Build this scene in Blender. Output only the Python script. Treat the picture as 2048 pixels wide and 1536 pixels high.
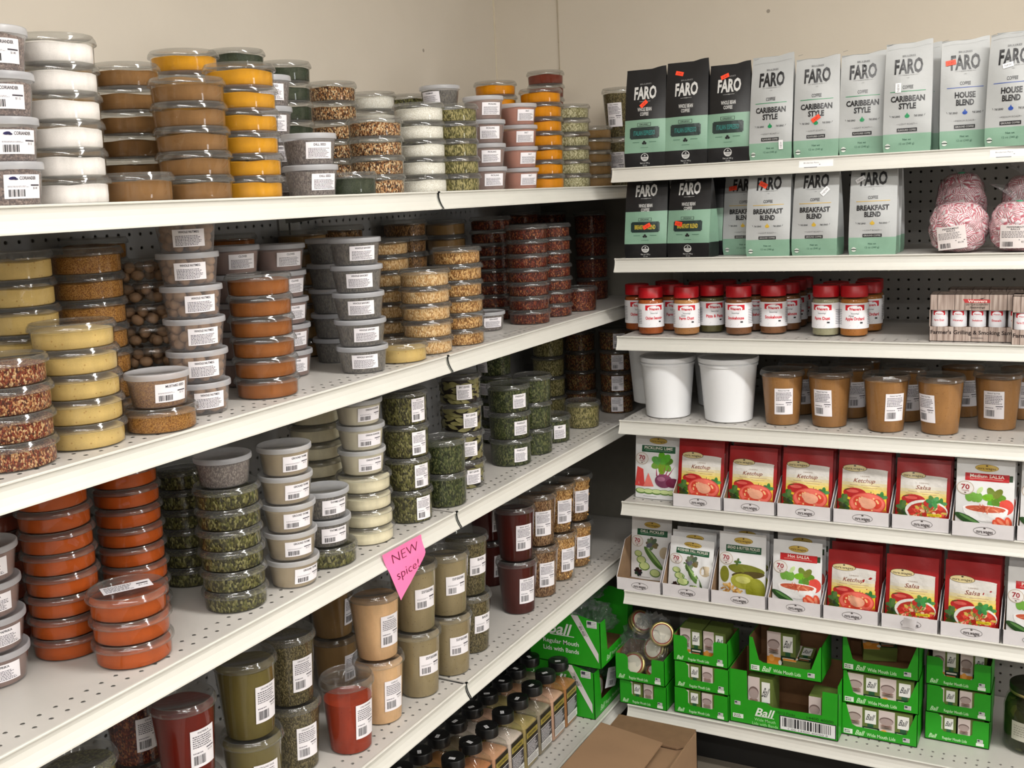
import bpy, math, random
import numpy as np
from mathutils import Vector, Matrix

for _o in list(bpy.data.objects):
    bpy.data.objects.remove(_o)
SC = bpy.context.scene
COL = SC.collection
random.seed(7)
R_ = math.radians
FZ = 1.49                                   # floor is z = 0

# ------------------------------------------------------------------ camera
CF, CYAW, CPIT, CROL = 2129.56, -0.498657, -0.173800, 0.046603
CC = np.array([1.138272, -2.541428, 0.056660 + FZ])


def _cam_rows():
    y, p, r = CYAW, CPIT, CROL
    f = np.array([math.sin(y) * math.cos(p), math.cos(y) * math.cos(p), math.sin(p)])
    rt = np.array([math.cos(y), -math.sin(y), 0.0])
    dn = np.cross(f, rt)
    c, s = math.cos(r), math.sin(r)
    return np.array([c * rt + s * dn, -s * rt + c * dn, f])


CM = _cam_rows()
cam = bpy.data.cameras.new('camera')
cam.sensor_fit = 'HORIZONTAL'
cam.sensor_width = 36.0
cam.lens = CF / 2048 * 36.0
cam.clip_start = 0.02
camo = bpy.data.objects.new('camera', cam)
COL.objects.link(camo)
_m = Matrix.Identity(4)
for i in range(3):
    _m[i][0], _m[i][1], _m[i][2], _m[i][3] = CM[0][i], -CM[1][i], -CM[2][i], CC[i]
camo.matrix_world = _m
SC.camera = camo

# ------------------------------------------------------------------ light and exposure
SC.view_settings.view_transform = 'Standard'
SC.view_settings.look = 'None'
SC.view_settings.gamma = 1.0
SC.view_settings.use_curve_mapping = False
SC.view_settings.exposure = 0.22
SC.cycles.use_denoising = True
SC.cycles.transparent_max_bounces = 16
SC.cycles.max_bounces = 6
SC.cycles.diffuse_bounces = 3
SC.cycles.glossy_bounces = 3
world = bpy.data.worlds.new('store_ambient')
world.use_nodes = True
_bg = world.node_tree.nodes['Background']
_bg.inputs[0].default_value = (1.0, 0.98, 0.95, 1)
_bg.inputs[1].default_value = 0.20
SC.world = world
CEIL = 2.75
FIXTURES = [                                # x, y, length, along axis, watts
    (1.75, -1.20, 2.44, 'x', 40),
    (4.50, -1.20, 2.44, 'x', 40),
    (1.45, -2.95, 2.44, 'x', 34),
    (4.30, -2.95, 2.44, 'x', 34),
    (1.45, -4.60, 2.44, 'x', 34),
    (4.30, -4.60, 2.44, 'x', 34),
]
for fx, fy, fl, ax, wt in FIXTURES:
    la = bpy.data.lights.new('fluorescent_light', 'AREA')
    la.shape = 'RECTANGLE'
    la.size, la.size_y = (fl, 0.16) if ax == 'x' else (0.16, fl)
    la.energy = wt
    la.color = (1.0, 0.98, 0.95)
    lo = bpy.data.objects.new('fluorescent_light', la)
    COL.objects.link(lo)
    lo.location = (fx, fy, CEIL - 0.13)


# ------------------------------------------------------------------ pixel helpers
def ray(px, py):
    return CM.T @ np.array([(px - 1024) / CF, (py - 768) / CF, 1.0])


def hit(px, py, ax, val):
    d = ray(px, py)
    return CC + (val - CC[ax]) / d[ax] * d


def proj(p):
    d = CM @ (np.asarray(p, float) - CC)
    return 1024 + CF * d[0] / d[2], 768 + CF * d[1] / d[2]


def zdepth(p):
    return float((np.asarray(p) - CC) @ CM[2])


def toward_cam(x, y):
    """angle about z of the horizontal direction from (x, y) to the camera"""
    return math.atan2(CC[1] - y, CC[0] - x)


# ------------------------------------------------------------------ colours and materials
def lin(c):
    return tuple(((v / 255) / 12.92 if v / 255 <= 0.04045 else ((v / 255 + 0.055) / 1.055) ** 2.4) for v in c)


MATS = {}


def newmat(name):
    m = bpy.data.materials.new(name)
    m.use_nodes = True
    nt = m.node_tree
    nt.nodes.clear()
    out = nt.nodes.new('ShaderNodeOutputMaterial')
    MATS[name] = m
    return m, nt, out


def nd(nt, typ, **kw):
    n = nt.nodes.new('ShaderNode' + typ)
    for k, v in kw.items():
        if k.startswith('i_'):
            n.inputs[k[2:].replace('_', ' ')].default_value = v
        else:
            setattr(n, k, v)
    return n


def math_n(nt, op, a, b=None, c=None):
    n = nt.nodes.new('ShaderNodeMath')
    n.operation = op
    for i, v in enumerate((a, b, c)):
        if v is None:
            continue
        if isinstance(v, (int, float)):
            n.inputs[i].default_value = v
        else:
            nt.links.new(v, n.inputs[i])
    return n.outputs[0]


def ramp(nt, fac, stops, const=False):
    n = nt.nodes.new('ShaderNodeValToRGB')
    n.color_ramp.interpolation = 'CONSTANT' if const else 'LINEAR'
    els = n.color_ramp.elements
    while len(els) < len(stops):
        els.new(0.5)
    for e, (p, c) in zip(els, stops):
        e.position = p
        e.color = (*c, 1) if len(c) == 3 else c
    nt.links.new(fac, n.inputs[0])
    return n.outputs[0]


def objcoord(nt, rnd=True):
    tc = nd(nt, 'TexCoord')
    if not rnd:
        return tc.outputs['Object']
    oi = nd(nt, 'ObjectInfo')
    add = nd(nt, 'VectorMath', operation='ADD')
    sc = math_n(nt, 'MULTIPLY', oi.outputs['Random'], 7.3)
    nt.links.new(tc.outputs['Object'], add.inputs[0])
    nt.links.new(sc, add.inputs[1])
    return add.outputs[0]


def plain(name, col, rough=0.5, spec=0.5, metal=0.0, var=0.0, vscale=40, bump=0.0, bscale=200, coat=0.0):
    m, nt, out = newmat(name)
    p = nd(nt, 'BsdfPrincipled')
    p.inputs['Roughness'].default_value = rough
    p.inputs['Specular IOR Level'].default_value = spec
    p.inputs['Metallic'].default_value = metal
    p.inputs['Coat Weight'].default_value = coat
    c = lin(col)
    if var or bump:
        co = objcoord(nt)
        no = nd(nt, 'TexNoise', i_Scale=vscale, i_Detail=4.0)
        nt.links.new(co, no.inputs['Vector'])
        a = tuple(min(1, v * (1 + var)) for v in c)
        b = tuple(v * (1 - var) for v in c)
        nt.links.new(ramp(nt, no.outputs['Fac'], [(0.3, b), (0.7, a)]), p.inputs['Base Color'])
        if bump:
            n2 = nd(nt, 'TexNoise', i_Scale=bscale, i_Detail=3.0)
            nt.links.new(co, n2.inputs['Vector'])
            bp = nd(nt, 'Bump', i_Strength=bump, i_Distance=0.002)
            nt.links.new(n2.outputs['Fac'], bp.inputs['Height'])
            nt.links.new(bp.outputs[0], p.inputs['Normal'])
    else:
        p.inputs['Base Color'].default_value = (*c, 1)
    nt.links.new(p.outputs[0], out.inputs[0])
    return m


def powder(name, col, dark=0.82, speck=None):
    """fine ground spice pressed against clear plastic"""
    m, nt, out = newmat(name)
    p = nd(nt, 'BsdfPrincipled', i_Roughness=0.85)
    p.inputs['Specular IOR Level'].default_value = 0.15
    co = objcoord(nt)
    mp = nd(nt, 'Mapping')
    mp.inputs['Scale'].default_value = (1, 1, 0.35)
    nt.links.new(co, mp.inputs['Vector'])
    n1 = nd(nt, 'TexNoise', i_Scale=45.0, i_Detail=6.0, i_Roughness=0.6)
    nt.links.new(mp.outputs[0], n1.inputs['Vector'])
    n2 = nd(nt, 'TexNoise', i_Scale=900.0, i_Detail=2.0)
    nt.links.new(co, n2.inputs['Vector'])
    c = lin(col)
    mix = math_n(nt, 'ADD', math_n(nt, 'MULTIPLY', n1.outputs['Fac'], 0.7), math_n(nt, 'MULTIPLY', n2.outputs['Fac'], 0.3))
    base = ramp(nt, mix, [(0.32, tuple(v * dark for v in c)), (0.62, tuple(min(1, v * 1.06) for v in c))])
    if speck:
        vo = nd(nt, 'TexVoronoi', i_Scale=130.0)
        nt.links.new(co, vo.inputs['Vector'])
        f = math_n(nt, 'LESS_THAN', vo.outputs['Distance'], 0.16)
        mx = nd(nt, 'Mix', data_type='RGBA')
        nt.links.new(math_n(nt, 'MULTIPLY', f, 0.7), mx.inputs[0])
        nt.links.new(base, mx.inputs[6])
        mx.inputs[7].default_value = (*lin(speck), 1)
        base = mx.outputs[2]
    nt.links.new(base, p.inputs['Base Color'])
    nt.links.new(p.outputs[0], out.inputs[0])
    return m


def grain(name, cols, scale=260, stretch=(1, 1, 1), bump=0.8, rough=0.7):
    """seeds, flakes or cut leaves: one colour for each cell of a Voronoi pattern"""
    m, nt, out = newmat(name)
    p = nd(nt, 'BsdfPrincipled', i_Roughness=rough)
    p.inputs['Specular IOR Level'].default_value = 0.25
    co = objcoord(nt)
    wn = nd(nt, 'TexNoise', i_Scale=scale * 0.45, i_Detail=2.0)
    nt.links.new(co, wn.inputs['Vector'])
    wsub = nd(nt, 'VectorMath', operation='SCALE')
    wsub.inputs['Scale'].default_value = 1.1 / scale
    nt.links.new(wn.outputs['Color'], wsub.inputs[0])
    add = nd(nt, 'VectorMath', operation='ADD')
    nt.links.new(co, add.inputs[0])
    nt.links.new(wsub.outputs[0], add.inputs[1])
    mp = nd(nt, 'Mapping')
    mp.inputs['Scale'].default_value = stretch
    nt.links.new(add.outputs[0], mp.inputs['Vector'])
    vo = nd(nt, 'TexVoronoi', i_Scale=float(scale), i_Randomness=1.0)
    nt.links.new(mp.outputs[0], vo.inputs['Vector'])
    sep = nd(nt, 'SeparateColor')
    nt.links.new(vo.outputs['Color'], sep.inputs[0])
    n = len(cols)
    st = [(i / n, lin(c)) for i, c in enumerate(cols)]
    base = ramp(nt, sep.outputs[0], st, const=True)
    nt.links.new(base, p.inputs['Base Color'])
    bp = nd(nt, 'Bump', i_Strength=bump, i_Distance=0.0022, invert=True)
    nt.links.new(vo.outputs['Distance'], bp.inputs['Height'])
    nt.links.new(bp.outputs[0], p.inputs['Normal'])
    nt.links.new(p.outputs[0], out.inputs[0])
    return m


def clear(name, tint=(0.96, 0.965, 0.96), rough=0.06, ior=1.42, haze=0.0, hazecol=(0.8, 0.82, 0.85), bump=0.0):
    """thin clear or frosted plastic: see-through sheet with a Fresnel gloss"""
    m, nt, out = newmat(name)
    tr = nd(nt, 'BsdfTransparent')
    tr.inputs[0].default_value = (*tint, 1)
    gl = nd(nt, 'BsdfGlossy')
    gl.inputs['Roughness'].default_value = rough
    fr = nd(nt, 'Fresnel', i_IOR=ior)
    ge = nd(nt, 'NewGeometry')               # a thin sheet reflects alike from both of its sides
    nt.links.new(math_n(nt, 'ADD', ior, math_n(nt, 'MULTIPLY', ge.outputs['Backfacing'], 1 / ior - ior)), fr.inputs['IOR'])
    base = tr.outputs[0]
    if haze:
        df = nd(nt, 'BsdfDiffuse')
        df.inputs[0].default_value = (*hazecol, 1)
        tl = nd(nt, 'BsdfTranslucent')
        tl.inputs[0].default_value = (*hazecol, 1)
        m1 = nd(nt, 'MixShader')
        m1.inputs[0].default_value = 0.35
        nt.links.new(df.outputs[0], m1.inputs[1])
        nt.links.new(tl.outputs[0], m1.inputs[2])
        m2 = nd(nt, 'MixShader')
        m2.inputs[0].default_value = haze
        nt.links.new(base, m2.inputs[1])
        nt.links.new(m1.outputs[0], m2.inputs[2])
        base = m2.outputs[0]
    mx = nd(nt, 'MixShader')
    nt.links.new(fr.outputs[0], mx.inputs[0])
    nt.links.new(base, mx.inputs[1])
    nt.links.new(gl.outputs[0], mx.inputs[2])
    if bump:
        no = nd(nt, 'TexNoise', i_Scale=55.0, i_Detail=3.0)
        nt.links.new(objcoord(nt), no.inputs['Vector'])
        bp = nd(nt, 'Bump', i_Strength=bump, i_Distance=0.01)
        nt.links.new(no.outputs['Fac'], bp.inputs['Height'])
        nt.links.new(bp.outputs[0], gl.inputs['Normal'])
        nt.links.new(bp.outputs[0], fr.inputs['Normal'])
    nt.links.new(mx.outputs[0], out.inputs[0])
    return m


def printmat(name, rough=0.45, spec=0.4, bump=0.0):
    """flat print: the colours are stored on the printed shapes"""
    m, nt, out = newmat(name)
    p = nd(nt, 'BsdfPrincipled', i_Roughness=rough)
    p.inputs['Specular IOR Level'].default_value = spec
    at = nd(nt, 'Attribute', attribute_name='Col')
    nt.links.new(at.outputs['Color'], p.inputs['Base Color'])
    if bump:
        no = nd(nt, 'TexNoise', i_Scale=28.0, i_Detail=3.0)
        nt.links.new(objcoord(nt), no.inputs['Vector'])
        bp = nd(nt, 'Bump', i_Strength=bump, i_Distance=0.012)
        nt.links.new(no.outputs['Fac'], bp.inputs['Height'])
        nt.links.new(bp.outputs[0], p.inputs['Normal'])
    nt.links.new(p.outputs[0], out.inputs[0])
    return m


def perforated(name, col, u, v, pitch, r, rows=None, rough=0.4, dirt=0.06):
    """painted sheet steel with punched holes: see-through dots on an inch grid.
    rows: list of (v offset, u shift) for a few rows only"""
    m, nt, out = newmat(name)
    p = nd(nt, 'BsdfPrincipled', i_Roughness=rough)
    tc = nd(nt, 'TexCoord')
    sp = nd(nt, 'SeparateXYZ')
    nt.links.new(tc.outputs['Object'], sp.inputs[0])
    no = nd(nt, 'TexNoise', i_Scale=9.0, i_Detail=5.0)
    nt.links.new(tc.outputs['Object'], no.inputs['Vector'])
    c = lin(col)
    nt.links.new(ramp(nt, no.outputs['Fac'], [(0.35, tuple(x * (1 - dirt) for x in c)), (0.65, c)]), p.inputs['Base Color'])

    def cell(sock, shift):
        a = math_n(nt, 'ADD', sock, shift + 100 * pitch)
        a = math_n(nt, 'MODULO', a, pitch)
        a = math_n(nt, 'SUBTRACT', a, pitch / 2)
        return math_n(nt, 'MULTIPLY', a, a)
    if rows is None:
        d2 = math_n(nt, 'ADD', cell(sp.outputs[u], 0), cell(sp.outputs[v], 0))
        mask = math_n(nt, 'LESS_THAN', d2, r * r)
    else:
        mask = None
        for vo_, sh in rows:
            dv = math_n(nt, 'SUBTRACT', sp.outputs[v], vo_)
            d2 = math_n(nt, 'ADD', cell(sp.outputs[u], sh), math_n(nt, 'MULTIPLY', dv, dv))
            k = math_n(nt, 'LESS_THAN', d2, r * r)
            mask = k if mask is None else math_n(nt, 'MAXIMUM', mask, k)
    tr = nd(nt, 'BsdfTransparent')
    mx = nd(nt, 'MixShader')
    nt.links.new(mask, mx.inputs[0])
    nt.links.new(p.outputs[0], mx.inputs[1])
    nt.links.new(tr.outputs[0], mx.inputs[2])
    nt.links.new(mx.outputs[0], out.inputs[0])
    return m


def wallmat(name, col):
    m, nt, out = newmat(name)
    p = nd(nt, 'BsdfPrincipled', i_Roughness=0.6)
    p.inputs['Specular IOR Level'].default_value = 0.3
    tc = nd(nt, 'TexCoord')
    n1 = nd(nt, 'TexNoise', i_Scale=3.0, i_Detail=5.0)
    nt.links.new(tc.outputs['Object'], n1.inputs['Vector'])
    c = lin(col)
    base = ramp(nt, n1.outputs['Fac'], [(0.3, tuple(v * 0.93 for v in c)), (0.7, c)])
    vo = nd(nt, 'TexVoronoi', i_Scale=9.0)
    nt.links.new(tc.outputs['Object'], vo.inputs['Vector'])
    n3 = nd(nt, 'TexNoise', i_Scale=60.0, i_Detail=2.0)
    nt.links.new(tc.outputs['Object'], n3.inputs['Vector'])
    d = math_n(nt, 'ADD', vo.outputs['Distance'], math_n(nt, 'MULTIPLY', n3.outputs['Fac'], 0.06))
    f = math_n(nt, 'MULTIPLY', math_n(nt, 'LESS_THAN', d, 0.082), 0.6)
    mx = nd(nt, 'Mix', data_type='RGBA')
    nt.links.new(f, mx.inputs[0])
    nt.links.new(base, mx.inputs[6])
    mx.inputs[7].default_value = (*lin((95, 84, 70)), 1)
    nt.links.new(mx.outputs[2], p.inputs['Base Color'])
    n2 = nd(nt, 'TexNoise', i_Scale=16.0, i_Detail=6.0)
    nt.links.new(tc.outputs['Object'], n2.inputs['Vector'])
    bp = nd(nt, 'Bump', i_Strength=0.25, i_Distance=0.006)
    nt.links.new(n2.outputs['Fac'], bp.inputs['Height'])
    nt.links.new(bp.outputs[0], p.inputs['Normal'])
    nt.links.new(p.outputs[0], out.inputs[0])
    return m


# ------------------------------------------------------------------ mesh helpers
class MB:
    """collects shapes for one mesh object; mi is the material slot of what follows"""

    def __init__(self):
        self.v, self.f, self.m, self.s = [], [], [], []
        self.mi, self.sm = 0, False

    def add(self, vs, fs, smooth=None):
        b = len(self.v)
        self.v += [tuple(map(float, p)) for p in vs]
        for q in fs:
            self.f.append([b + i for i in q])
            self.m.append(self.mi)
            self.s.append(self.sm if smooth is None else smooth)
        return self

    def box(self, x0, y0, z0, x1, y1, z1):
        vs = [(x, y, z) for z in (z0, z1) for y in (y0, y1) for x in (x0, x1)]
        return self.add(vs, [(0, 2, 3, 1), (4, 5, 7, 6), (0, 1, 5, 4), (2, 6, 7, 3), (0, 4, 6, 2), (1, 3, 7, 5)])

    def lathe(self, prof, seg=32, smooth=True, cx=0, cy=0, cap0=False, cap1=False):
        vs = []
        for r, z in prof:
            for k in range(seg):
                a = 2 * math.pi * k / seg
                vs.append((cx + r * math.cos(a), cy + r * math.sin(a), z))
        fs = []
        for j in range(len(prof) - 1):
            for k in range(seg):
                k2 = (k + 1) % seg
                fs.append((j * seg + k, j * seg + k2, (j + 1) * seg + k2, (j + 1) * seg + k))
        if cap0:
            fs.append(tuple(range(seg))[::-1])
        if cap1:
            fs.append(tuple((len(prof) - 1) * seg + k for k in range(seg)))
        return self.add(vs, fs, smooth)

    def prism(self, poly, a0, a1, plane='xz'):
        """polygon in a plane, pushed along the third axis from a0 to a1"""
        def P(u, v, w):
            return {'xz': (u, w, v), 'xy': (u, v, w), 'yz': (w, u, v)}[plane]
        n = len(poly)
        vs = [P(u, v, a0) for u, v in poly] + [P(u, v, a1) for u, v in poly]
        fs = [tuple(range(n))[::-1], tuple(range(n, 2 * n))]
        fs += [(i, (i + 1) % n, n + (i + 1) % n, n + i) for i in range(n)]
        return self.add(vs, fs)

    def grid(self, fn, nu, nv, smooth=True):
        vs = [fn(i / nu, j / nv) for j in range(nv + 1) for i in range(nu + 1)]
        fs = [(j * (nu + 1) + i, j * (nu + 1) + i + 1, (j + 1) * (nu + 1) + i + 1, (j + 1) * (nu + 1) + i)
              for j in range(nv) for i in range(nu)]
        return self.add(vs, fs, smooth)

    def tube(self, pts, r, seg=8, cap=True):
        pts = [np.array(p, float) for p in pts]
        vs, fs = [], []
        for i, p in enumerate(pts):
            t = pts[min(i + 1, len(pts) - 1)] - pts[max(i - 1, 0)]
            t /= np.linalg.norm(t) + 1e-12
            a = np.cross(t, [0.31, 0.22, 0.92])
            a /= np.linalg.norm(a)
            b = np.cross(t, a)
            for k in range(seg):
                w = 2 * math.pi * k / seg
                vs.append(p + r * (a * math.cos(w) + b * math.sin(w)))
        for i in range(len(pts) - 1):
            for k in range(seg):
                k2 = (k + 1) % seg
                fs.append((i * seg + k, i * seg + k2, (i + 1) * seg + k2, (i + 1) * seg + k))
        if cap:
            fs.append(tuple(range(seg)))
            fs.append(tuple((len(pts) - 1) * seg + k for k in range(seg)))
        return self.add(vs, fs, True)

    def ellipsoid(self, c, r, seg=10, rings=6, rot=None):
        vs, fs = [], []
        for j in range(rings + 1):
            ph = math.pi * j / rings
            for k in range(seg):
                th = 2 * math.pi * k / seg
                p = np.array([r[0] * math.sin(ph) * math.cos(th), r[1] * math.sin(ph) * math.sin(th), r[2] * math.cos(ph)])
                if rot is not None:
                    p = rot @ p
                vs.append(p + np.array(c))
        for j in range(rings):
            for k in range(seg):
                k2 = (k + 1) % seg
                fs.append((j * seg + k, (j + 1) * seg + k, (j + 1) * seg + k2, j * seg + k2))
        return self.add(vs, fs, True)

    def mesh(self, name, *mats, sharp=None):
        me = bpy.data.meshes.new(name)
        me.from_pydata(self.v, [], self.f)
        me.polygons.foreach_set('use_smooth', self.s)
        me.polygons.foreach_set('material_index', self.m)
        for mm in mats:
            me.materials.append(MATS[mm] if isinstance(mm, str) else mm)
        if sharp:
            me.set_sharp_from_angle(angle=R_(sharp))
        me.update()
        return me


def rotm(ax, ay, az):
    return np.array(Matrix.Rotation(az, 3, 'Z') @ Matrix.Rotation(ay, 3, 'Y') @ Matrix.Rotation(ax, 3, 'X'))


def ob(name, me, parent=None, loc=(0, 0, 0), rot=(0, 0, 0), scale=None):
    o = bpy.data.objects.new(name, me)
    COL.objects.link(o)
    o.location = loc
    o.rotation_euler = rot
    if scale is not None:
        o.scale = (scale, scale, scale) if isinstance(scale, (int, float)) else scale
    if parent is not None:
        o.parent = parent
    return o


def tag(o, label, cat, group=None):
    o['label'] = label
    o['category'] = cat
    if group:
        o['group'] = group
    return o


def thing(name, label, cat, loc=(0, 0, 0), rz=0.0, group=None, scale=None):
    return tag(ob(name, None, None, loc, (0, 0, rz), scale), label, cat, group)


def structure(o):
    o['kind'] = 'structure'
    return o


# ------------------------------------------------------------------ flat print
_glyph = {}


def glyphs(s, bold=0.0):
    k = (s, bold)
    if k not in _glyph:
        cu = bpy.data.curves.new('t', 'FONT')
        cu.body = s
        cu.size = 1.0
        cu.resolution_u = 2
        cu.offset = bold
        to = bpy.data.objects.new('t', cu)
        COL.objects.link(to)
        dg = bpy.context.evaluated_depsgraph_get()
        me = bpy.data.meshes.new_from_object(to.evaluated_get(dg))
        vs = np.array([v.co[:2] for v in me.vertices]) if len(me.vertices) else np.zeros((0, 2))
        fs = [tuple(p.vertices) for p in me.polygons]
        bpy.data.objects.remove(to)
        bpy.data.curves.remove(cu)
        bpy.data.meshes.remove(me)
        _glyph[k] = (vs, fs)
    return _glyph[k]


class Print:
    """shapes in a flat (u, v) sheet with a colour each; layers are lifted a hair above one another"""

    def __init__(self, sub=0.0):
        self.v, self.f, self.c, self.sub = [], [], [], sub

    def _add(self, vs, fs, col, l):
        b = len(self.v)
        self.v += [(p[0], p[1], l) for p in vs]
        cc = lin(col)
        for q in fs:
            self.f.append([b + i for i in q])
            self.c.append(cc)
        return self

    def rect(self, u0, v0, u1, v1, col, l=0, nu=1, nv=1):
        if self.sub:
            nu, nv = max(nu, math.ceil(abs(u1 - u0) / self.sub)), max(nv, math.ceil(abs(v1 - v0) / self.sub))
        vs = [(u0 + (u1 - u0) * i / nu, v0 + (v1 - v0) * j / nv) for j in range(nv + 1) for i in range(nu + 1)]
        fs = [(j * (nu + 1) + i, j * (nu + 1) + i + 1, (j + 1) * (nu + 1) + i + 1, (j + 1) * (nu + 1) + i)
              for j in range(nv) for i in range(nu)]
        return self._add(vs, fs, col, l)

    def vgrad(self, u0, v0, u1, v1, c0, c1, l=0, nu=4, nv=8):
        for j in range(nv):
            t = (j + 0.5) / nv
            self.rect(u0, v0 + (v1 - v0) * j / nv, u1, v0 + (v1 - v0) * (j + 1) / nv,
                      tuple(a + (b - a) * t for a, b in zip(c0, c1)), l, nu, 1)
        return self

    def ell(self, cu, cv, ru, rv, col, l=0, n=24, rot=0.0, rings=2, a0=0.0, a1=360.0):
        if self.sub:
            rings = max(1, math.ceil(max(ru, rv) / self.sub))
        vs, fs = [(cu, cv)], []
        c, s = math.cos(rot), math.sin(rot)
        full = a1 - a0 >= 359.9
        m = n if full else n + 1
        for k in range(1, rings + 1):
            for i in range(m):
                w = R_(a0 + (a1 - a0) * i / n)
                x, y = ru * k / rings * math.cos(w), rv * k / rings * math.sin(w)
                vs.append((cu + c * x - s * y, cv + s * x + c * y))
        for i in range(n):
            j = (i + 1) % m
            fs.append((0, 1 + i, 1 + j))
            for k in range(rings - 1):
                fs.append((1 + k * m + i, 1 + (k + 1) * m + i, 1 + (k + 1) * m + j, 1 + k * m + j))
        return self._add(vs, fs, col, l)

    def ring(self, cu, cv, ru, rv, t, col, l=0, n=28, rot=0.0):
        vs, fs = [], []
        c, s = math.cos(rot), math.sin(rot)
        for i in range(n):
            w = 2 * math.pi * i / n
            for q in (0, t):
                x, y = (ru - q) * math.cos(w), (rv - q) * math.sin(w)
                vs.append((cu + c * x - s * y, cv + s * x + c * y))
        for i in range(n):
            j = (i + 1) % n
            fs.append((2 * i, 2 * j, 2 * j + 1, 2 * i + 1))
        return self._add(vs, fs, col, l)

    def poly(self, pts, col, l=0):
        return self._add(pts, [tuple(range(len(pts)))], col, l)

    def text(self, s, cu, cv, h, col, l=1, width=None, bold=0.0, shear=0.0, rot=0.0, align='c'):
        vs, fs = glyphs(s, bold)
        if not len(vs):
            return self
        x0, x1 = vs[:, 0].min(), vs[:, 0].max()
        sc = h / 0.69
        sx = sc if width is None else width / max(1e-6, x1 - x0)
        ox = {'c': (x0 + x1) / 2, 'l': x0, 'r': x1}[align]
        x = (vs[:, 0] - ox) * sx
        y = (vs[:, 1] - 0.345) * sc
        x = x + y * shear
        c, sn = math.cos(rot), math.sin(rot)
        return self._add(list(zip(cu + c * x - sn * y, cv + sn * x + c * y)), fs, col, l)

    def lines(self, u0, u1, v0, v1, n, col, l=1, rng=None, fill=0.55, seg=0.0035):
        """rows of small illegible print"""
        rng = rng or random
        dv = (v1 - v0) / n
        for j in range(n):
            v = v1 - (j + 0.5) * dv
            u, end = u0, u1 - (u1 - u0) * rng.uniform(0, 0.25)
            while u < end:
                w = rng.uniform(0.4, 1.4) * seg
                self.rect(u, v - dv * fill / 2, min(u + w, end), v + dv * fill / 2, col, l)
                u += w + 0.3 * seg
        return self

    def barcode(self, u0, v0, u1, v1, l=1, n=26, rng=None):
        rng = rng or random
        u, step = u0, (u1 - u0) / n
        while u < u1 - step:
            w = rng.choice((0.5, 0.5, 1.0, 1.5)) * step
            self.rect(u, v0, u + w, v1, (38, 38, 42), l)
            u += w + rng.choice((0.5, 0.8, 1.0)) * step
        return self

    def mesh(self, name, fn, mat='print', lift=0.00022, base=0.0003):
        vs = [fn(u, v, base + l * lift) for u, v, l in self.v]
        me = bpy.data.meshes.new(name)
        me.from_pydata([tuple(map(float, p)) for p in vs], [], self.f)
        ca = me.color_attributes.new('Col', 'FLOAT_COLOR', 'CORNER')
        arr = np.empty((len(me.loops), 4), np.float32)
        arr[:, 3] = 1
        i = 0
        for q, c in zip(self.f, self.c):
            arr[i:i + len(q), :3] = c
            i += len(q)
        ca.data.foreach_set('color', arr.ravel())
        me.polygons.foreach_set('use_smooth', [True] * len(me.polygons))
        me.materials.append(MATS[mat])
        me.update()
        return me


def flat_front(y0=0.0):
    """print facing -y at the plane y0"""
    return lambda u, v, o: (u, y0 - o, v)


# ------------------------------------------------------------------ shared materials
plain('shelf_steel', (208, 206, 198), 0.38, var=0.03, vscale=8)
plain('upright_steel', (150, 148, 142), 0.45)
plain('kick_black', (18, 17, 16), 0.6)
plain('floor_tile', (120, 112, 100), 0.4, var=0.1, vscale=5)
plain('ceiling_tile', (225, 220, 210), 0.9)
wallmat('wall_paint', (210, 201, 187))
wallmat('wall_paint_return', (218, 208, 192))
printmat('print')
printmat('print_foil', 0.34, 0.5, 0.35)
clear('clear_plastic', ior=1.5)
clear('clear_lid', rough=0.10, ior=1.75, tint=(0.86, 0.865, 0.855), haze=0.08, hazecol=(0.75, 0.75, 0.74))
clear('frosted_plastic', haze=0.22, hazecol=(0.72, 0.70, 0.72), rough=0.25, ior=1.35)
clear('frosted_lid', haze=0.58, hazecol=(0.76, 0.77, 0.81), rough=0.3, ior=1.4)
clear('bag_film', rough=0.08, ior=1.5, bump=0.9, tint=(0.92, 0.93, 0.94), haze=0.05)

# ------------------------------------------------------------------ the room
WXL, WYR = -0.522, 0.502                    # inner faces of the two walls
PEGX, PEGY = -0.388, 0.440                  # faces of the pegboard backs


def slab(name, b, mat, kind=True):
    m = MB()
    m.box(*b)
    o = ob(name, m.mesh(name, mat))
    return structure(o) if kind else o


slab('floor', (-0.9, -5.0, -0.05, 6.2, 0.8, 0.0), 'floor_tile')
slab('ceiling', (-0.9, -5.0, CEIL, 6.2, 0.8, CEIL + 0.05), 'ceiling_tile')
slab('wall_left', (WXL - 0.1, -5.0, 0, WXL, WYR + 0.1, CEIL), 'wall_paint')
slab('wall_right', (WXL, WYR, 0, 6.2, WYR + 0.1, CEIL), 'wall_paint_return')
# far store wall, unseen, with an added glowing door for streaks on the tubs
DX, DY0, DY1, DH = 6.0, -1.42, -0.72, 2.10
m = MB()
m.box(DX, -5.0, 0, DX + 0.1, DY0, CEIL)
m.box(DX, DY1, 0, DX + 0.1, WYR, CEIL)
m.box(DX, DY0, DH, DX + 0.1, DY1, CEIL)
structure(ob('wall_far', m.mesh('wall_far', 'wall_paint')))
_md, _nt, _out = newmat('added_glow_pane')
_e = nd(_nt, 'Emission', i_Strength=9.0)
_e.inputs[0].default_value = (0.96, 0.98, 1.0, 1)
_nt.links.new(_e.outputs[0], _out.inputs[0])
plain('door_frame', (70, 68, 64), 0.4)
m = MB()
for bb in ((DY0, DY0 + 0.05, 0, DH), (DY1 - 0.05, DY1, 0, DH), (DY0, DY1, DH - 0.06, DH), (DY0, DY1, 0, 0.10), (DY0, DY1, 0.98, 1.03)):
    m.box(DX + 0.01, bb[0], bb[2], DX + 0.05, bb[1], bb[3])
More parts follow.
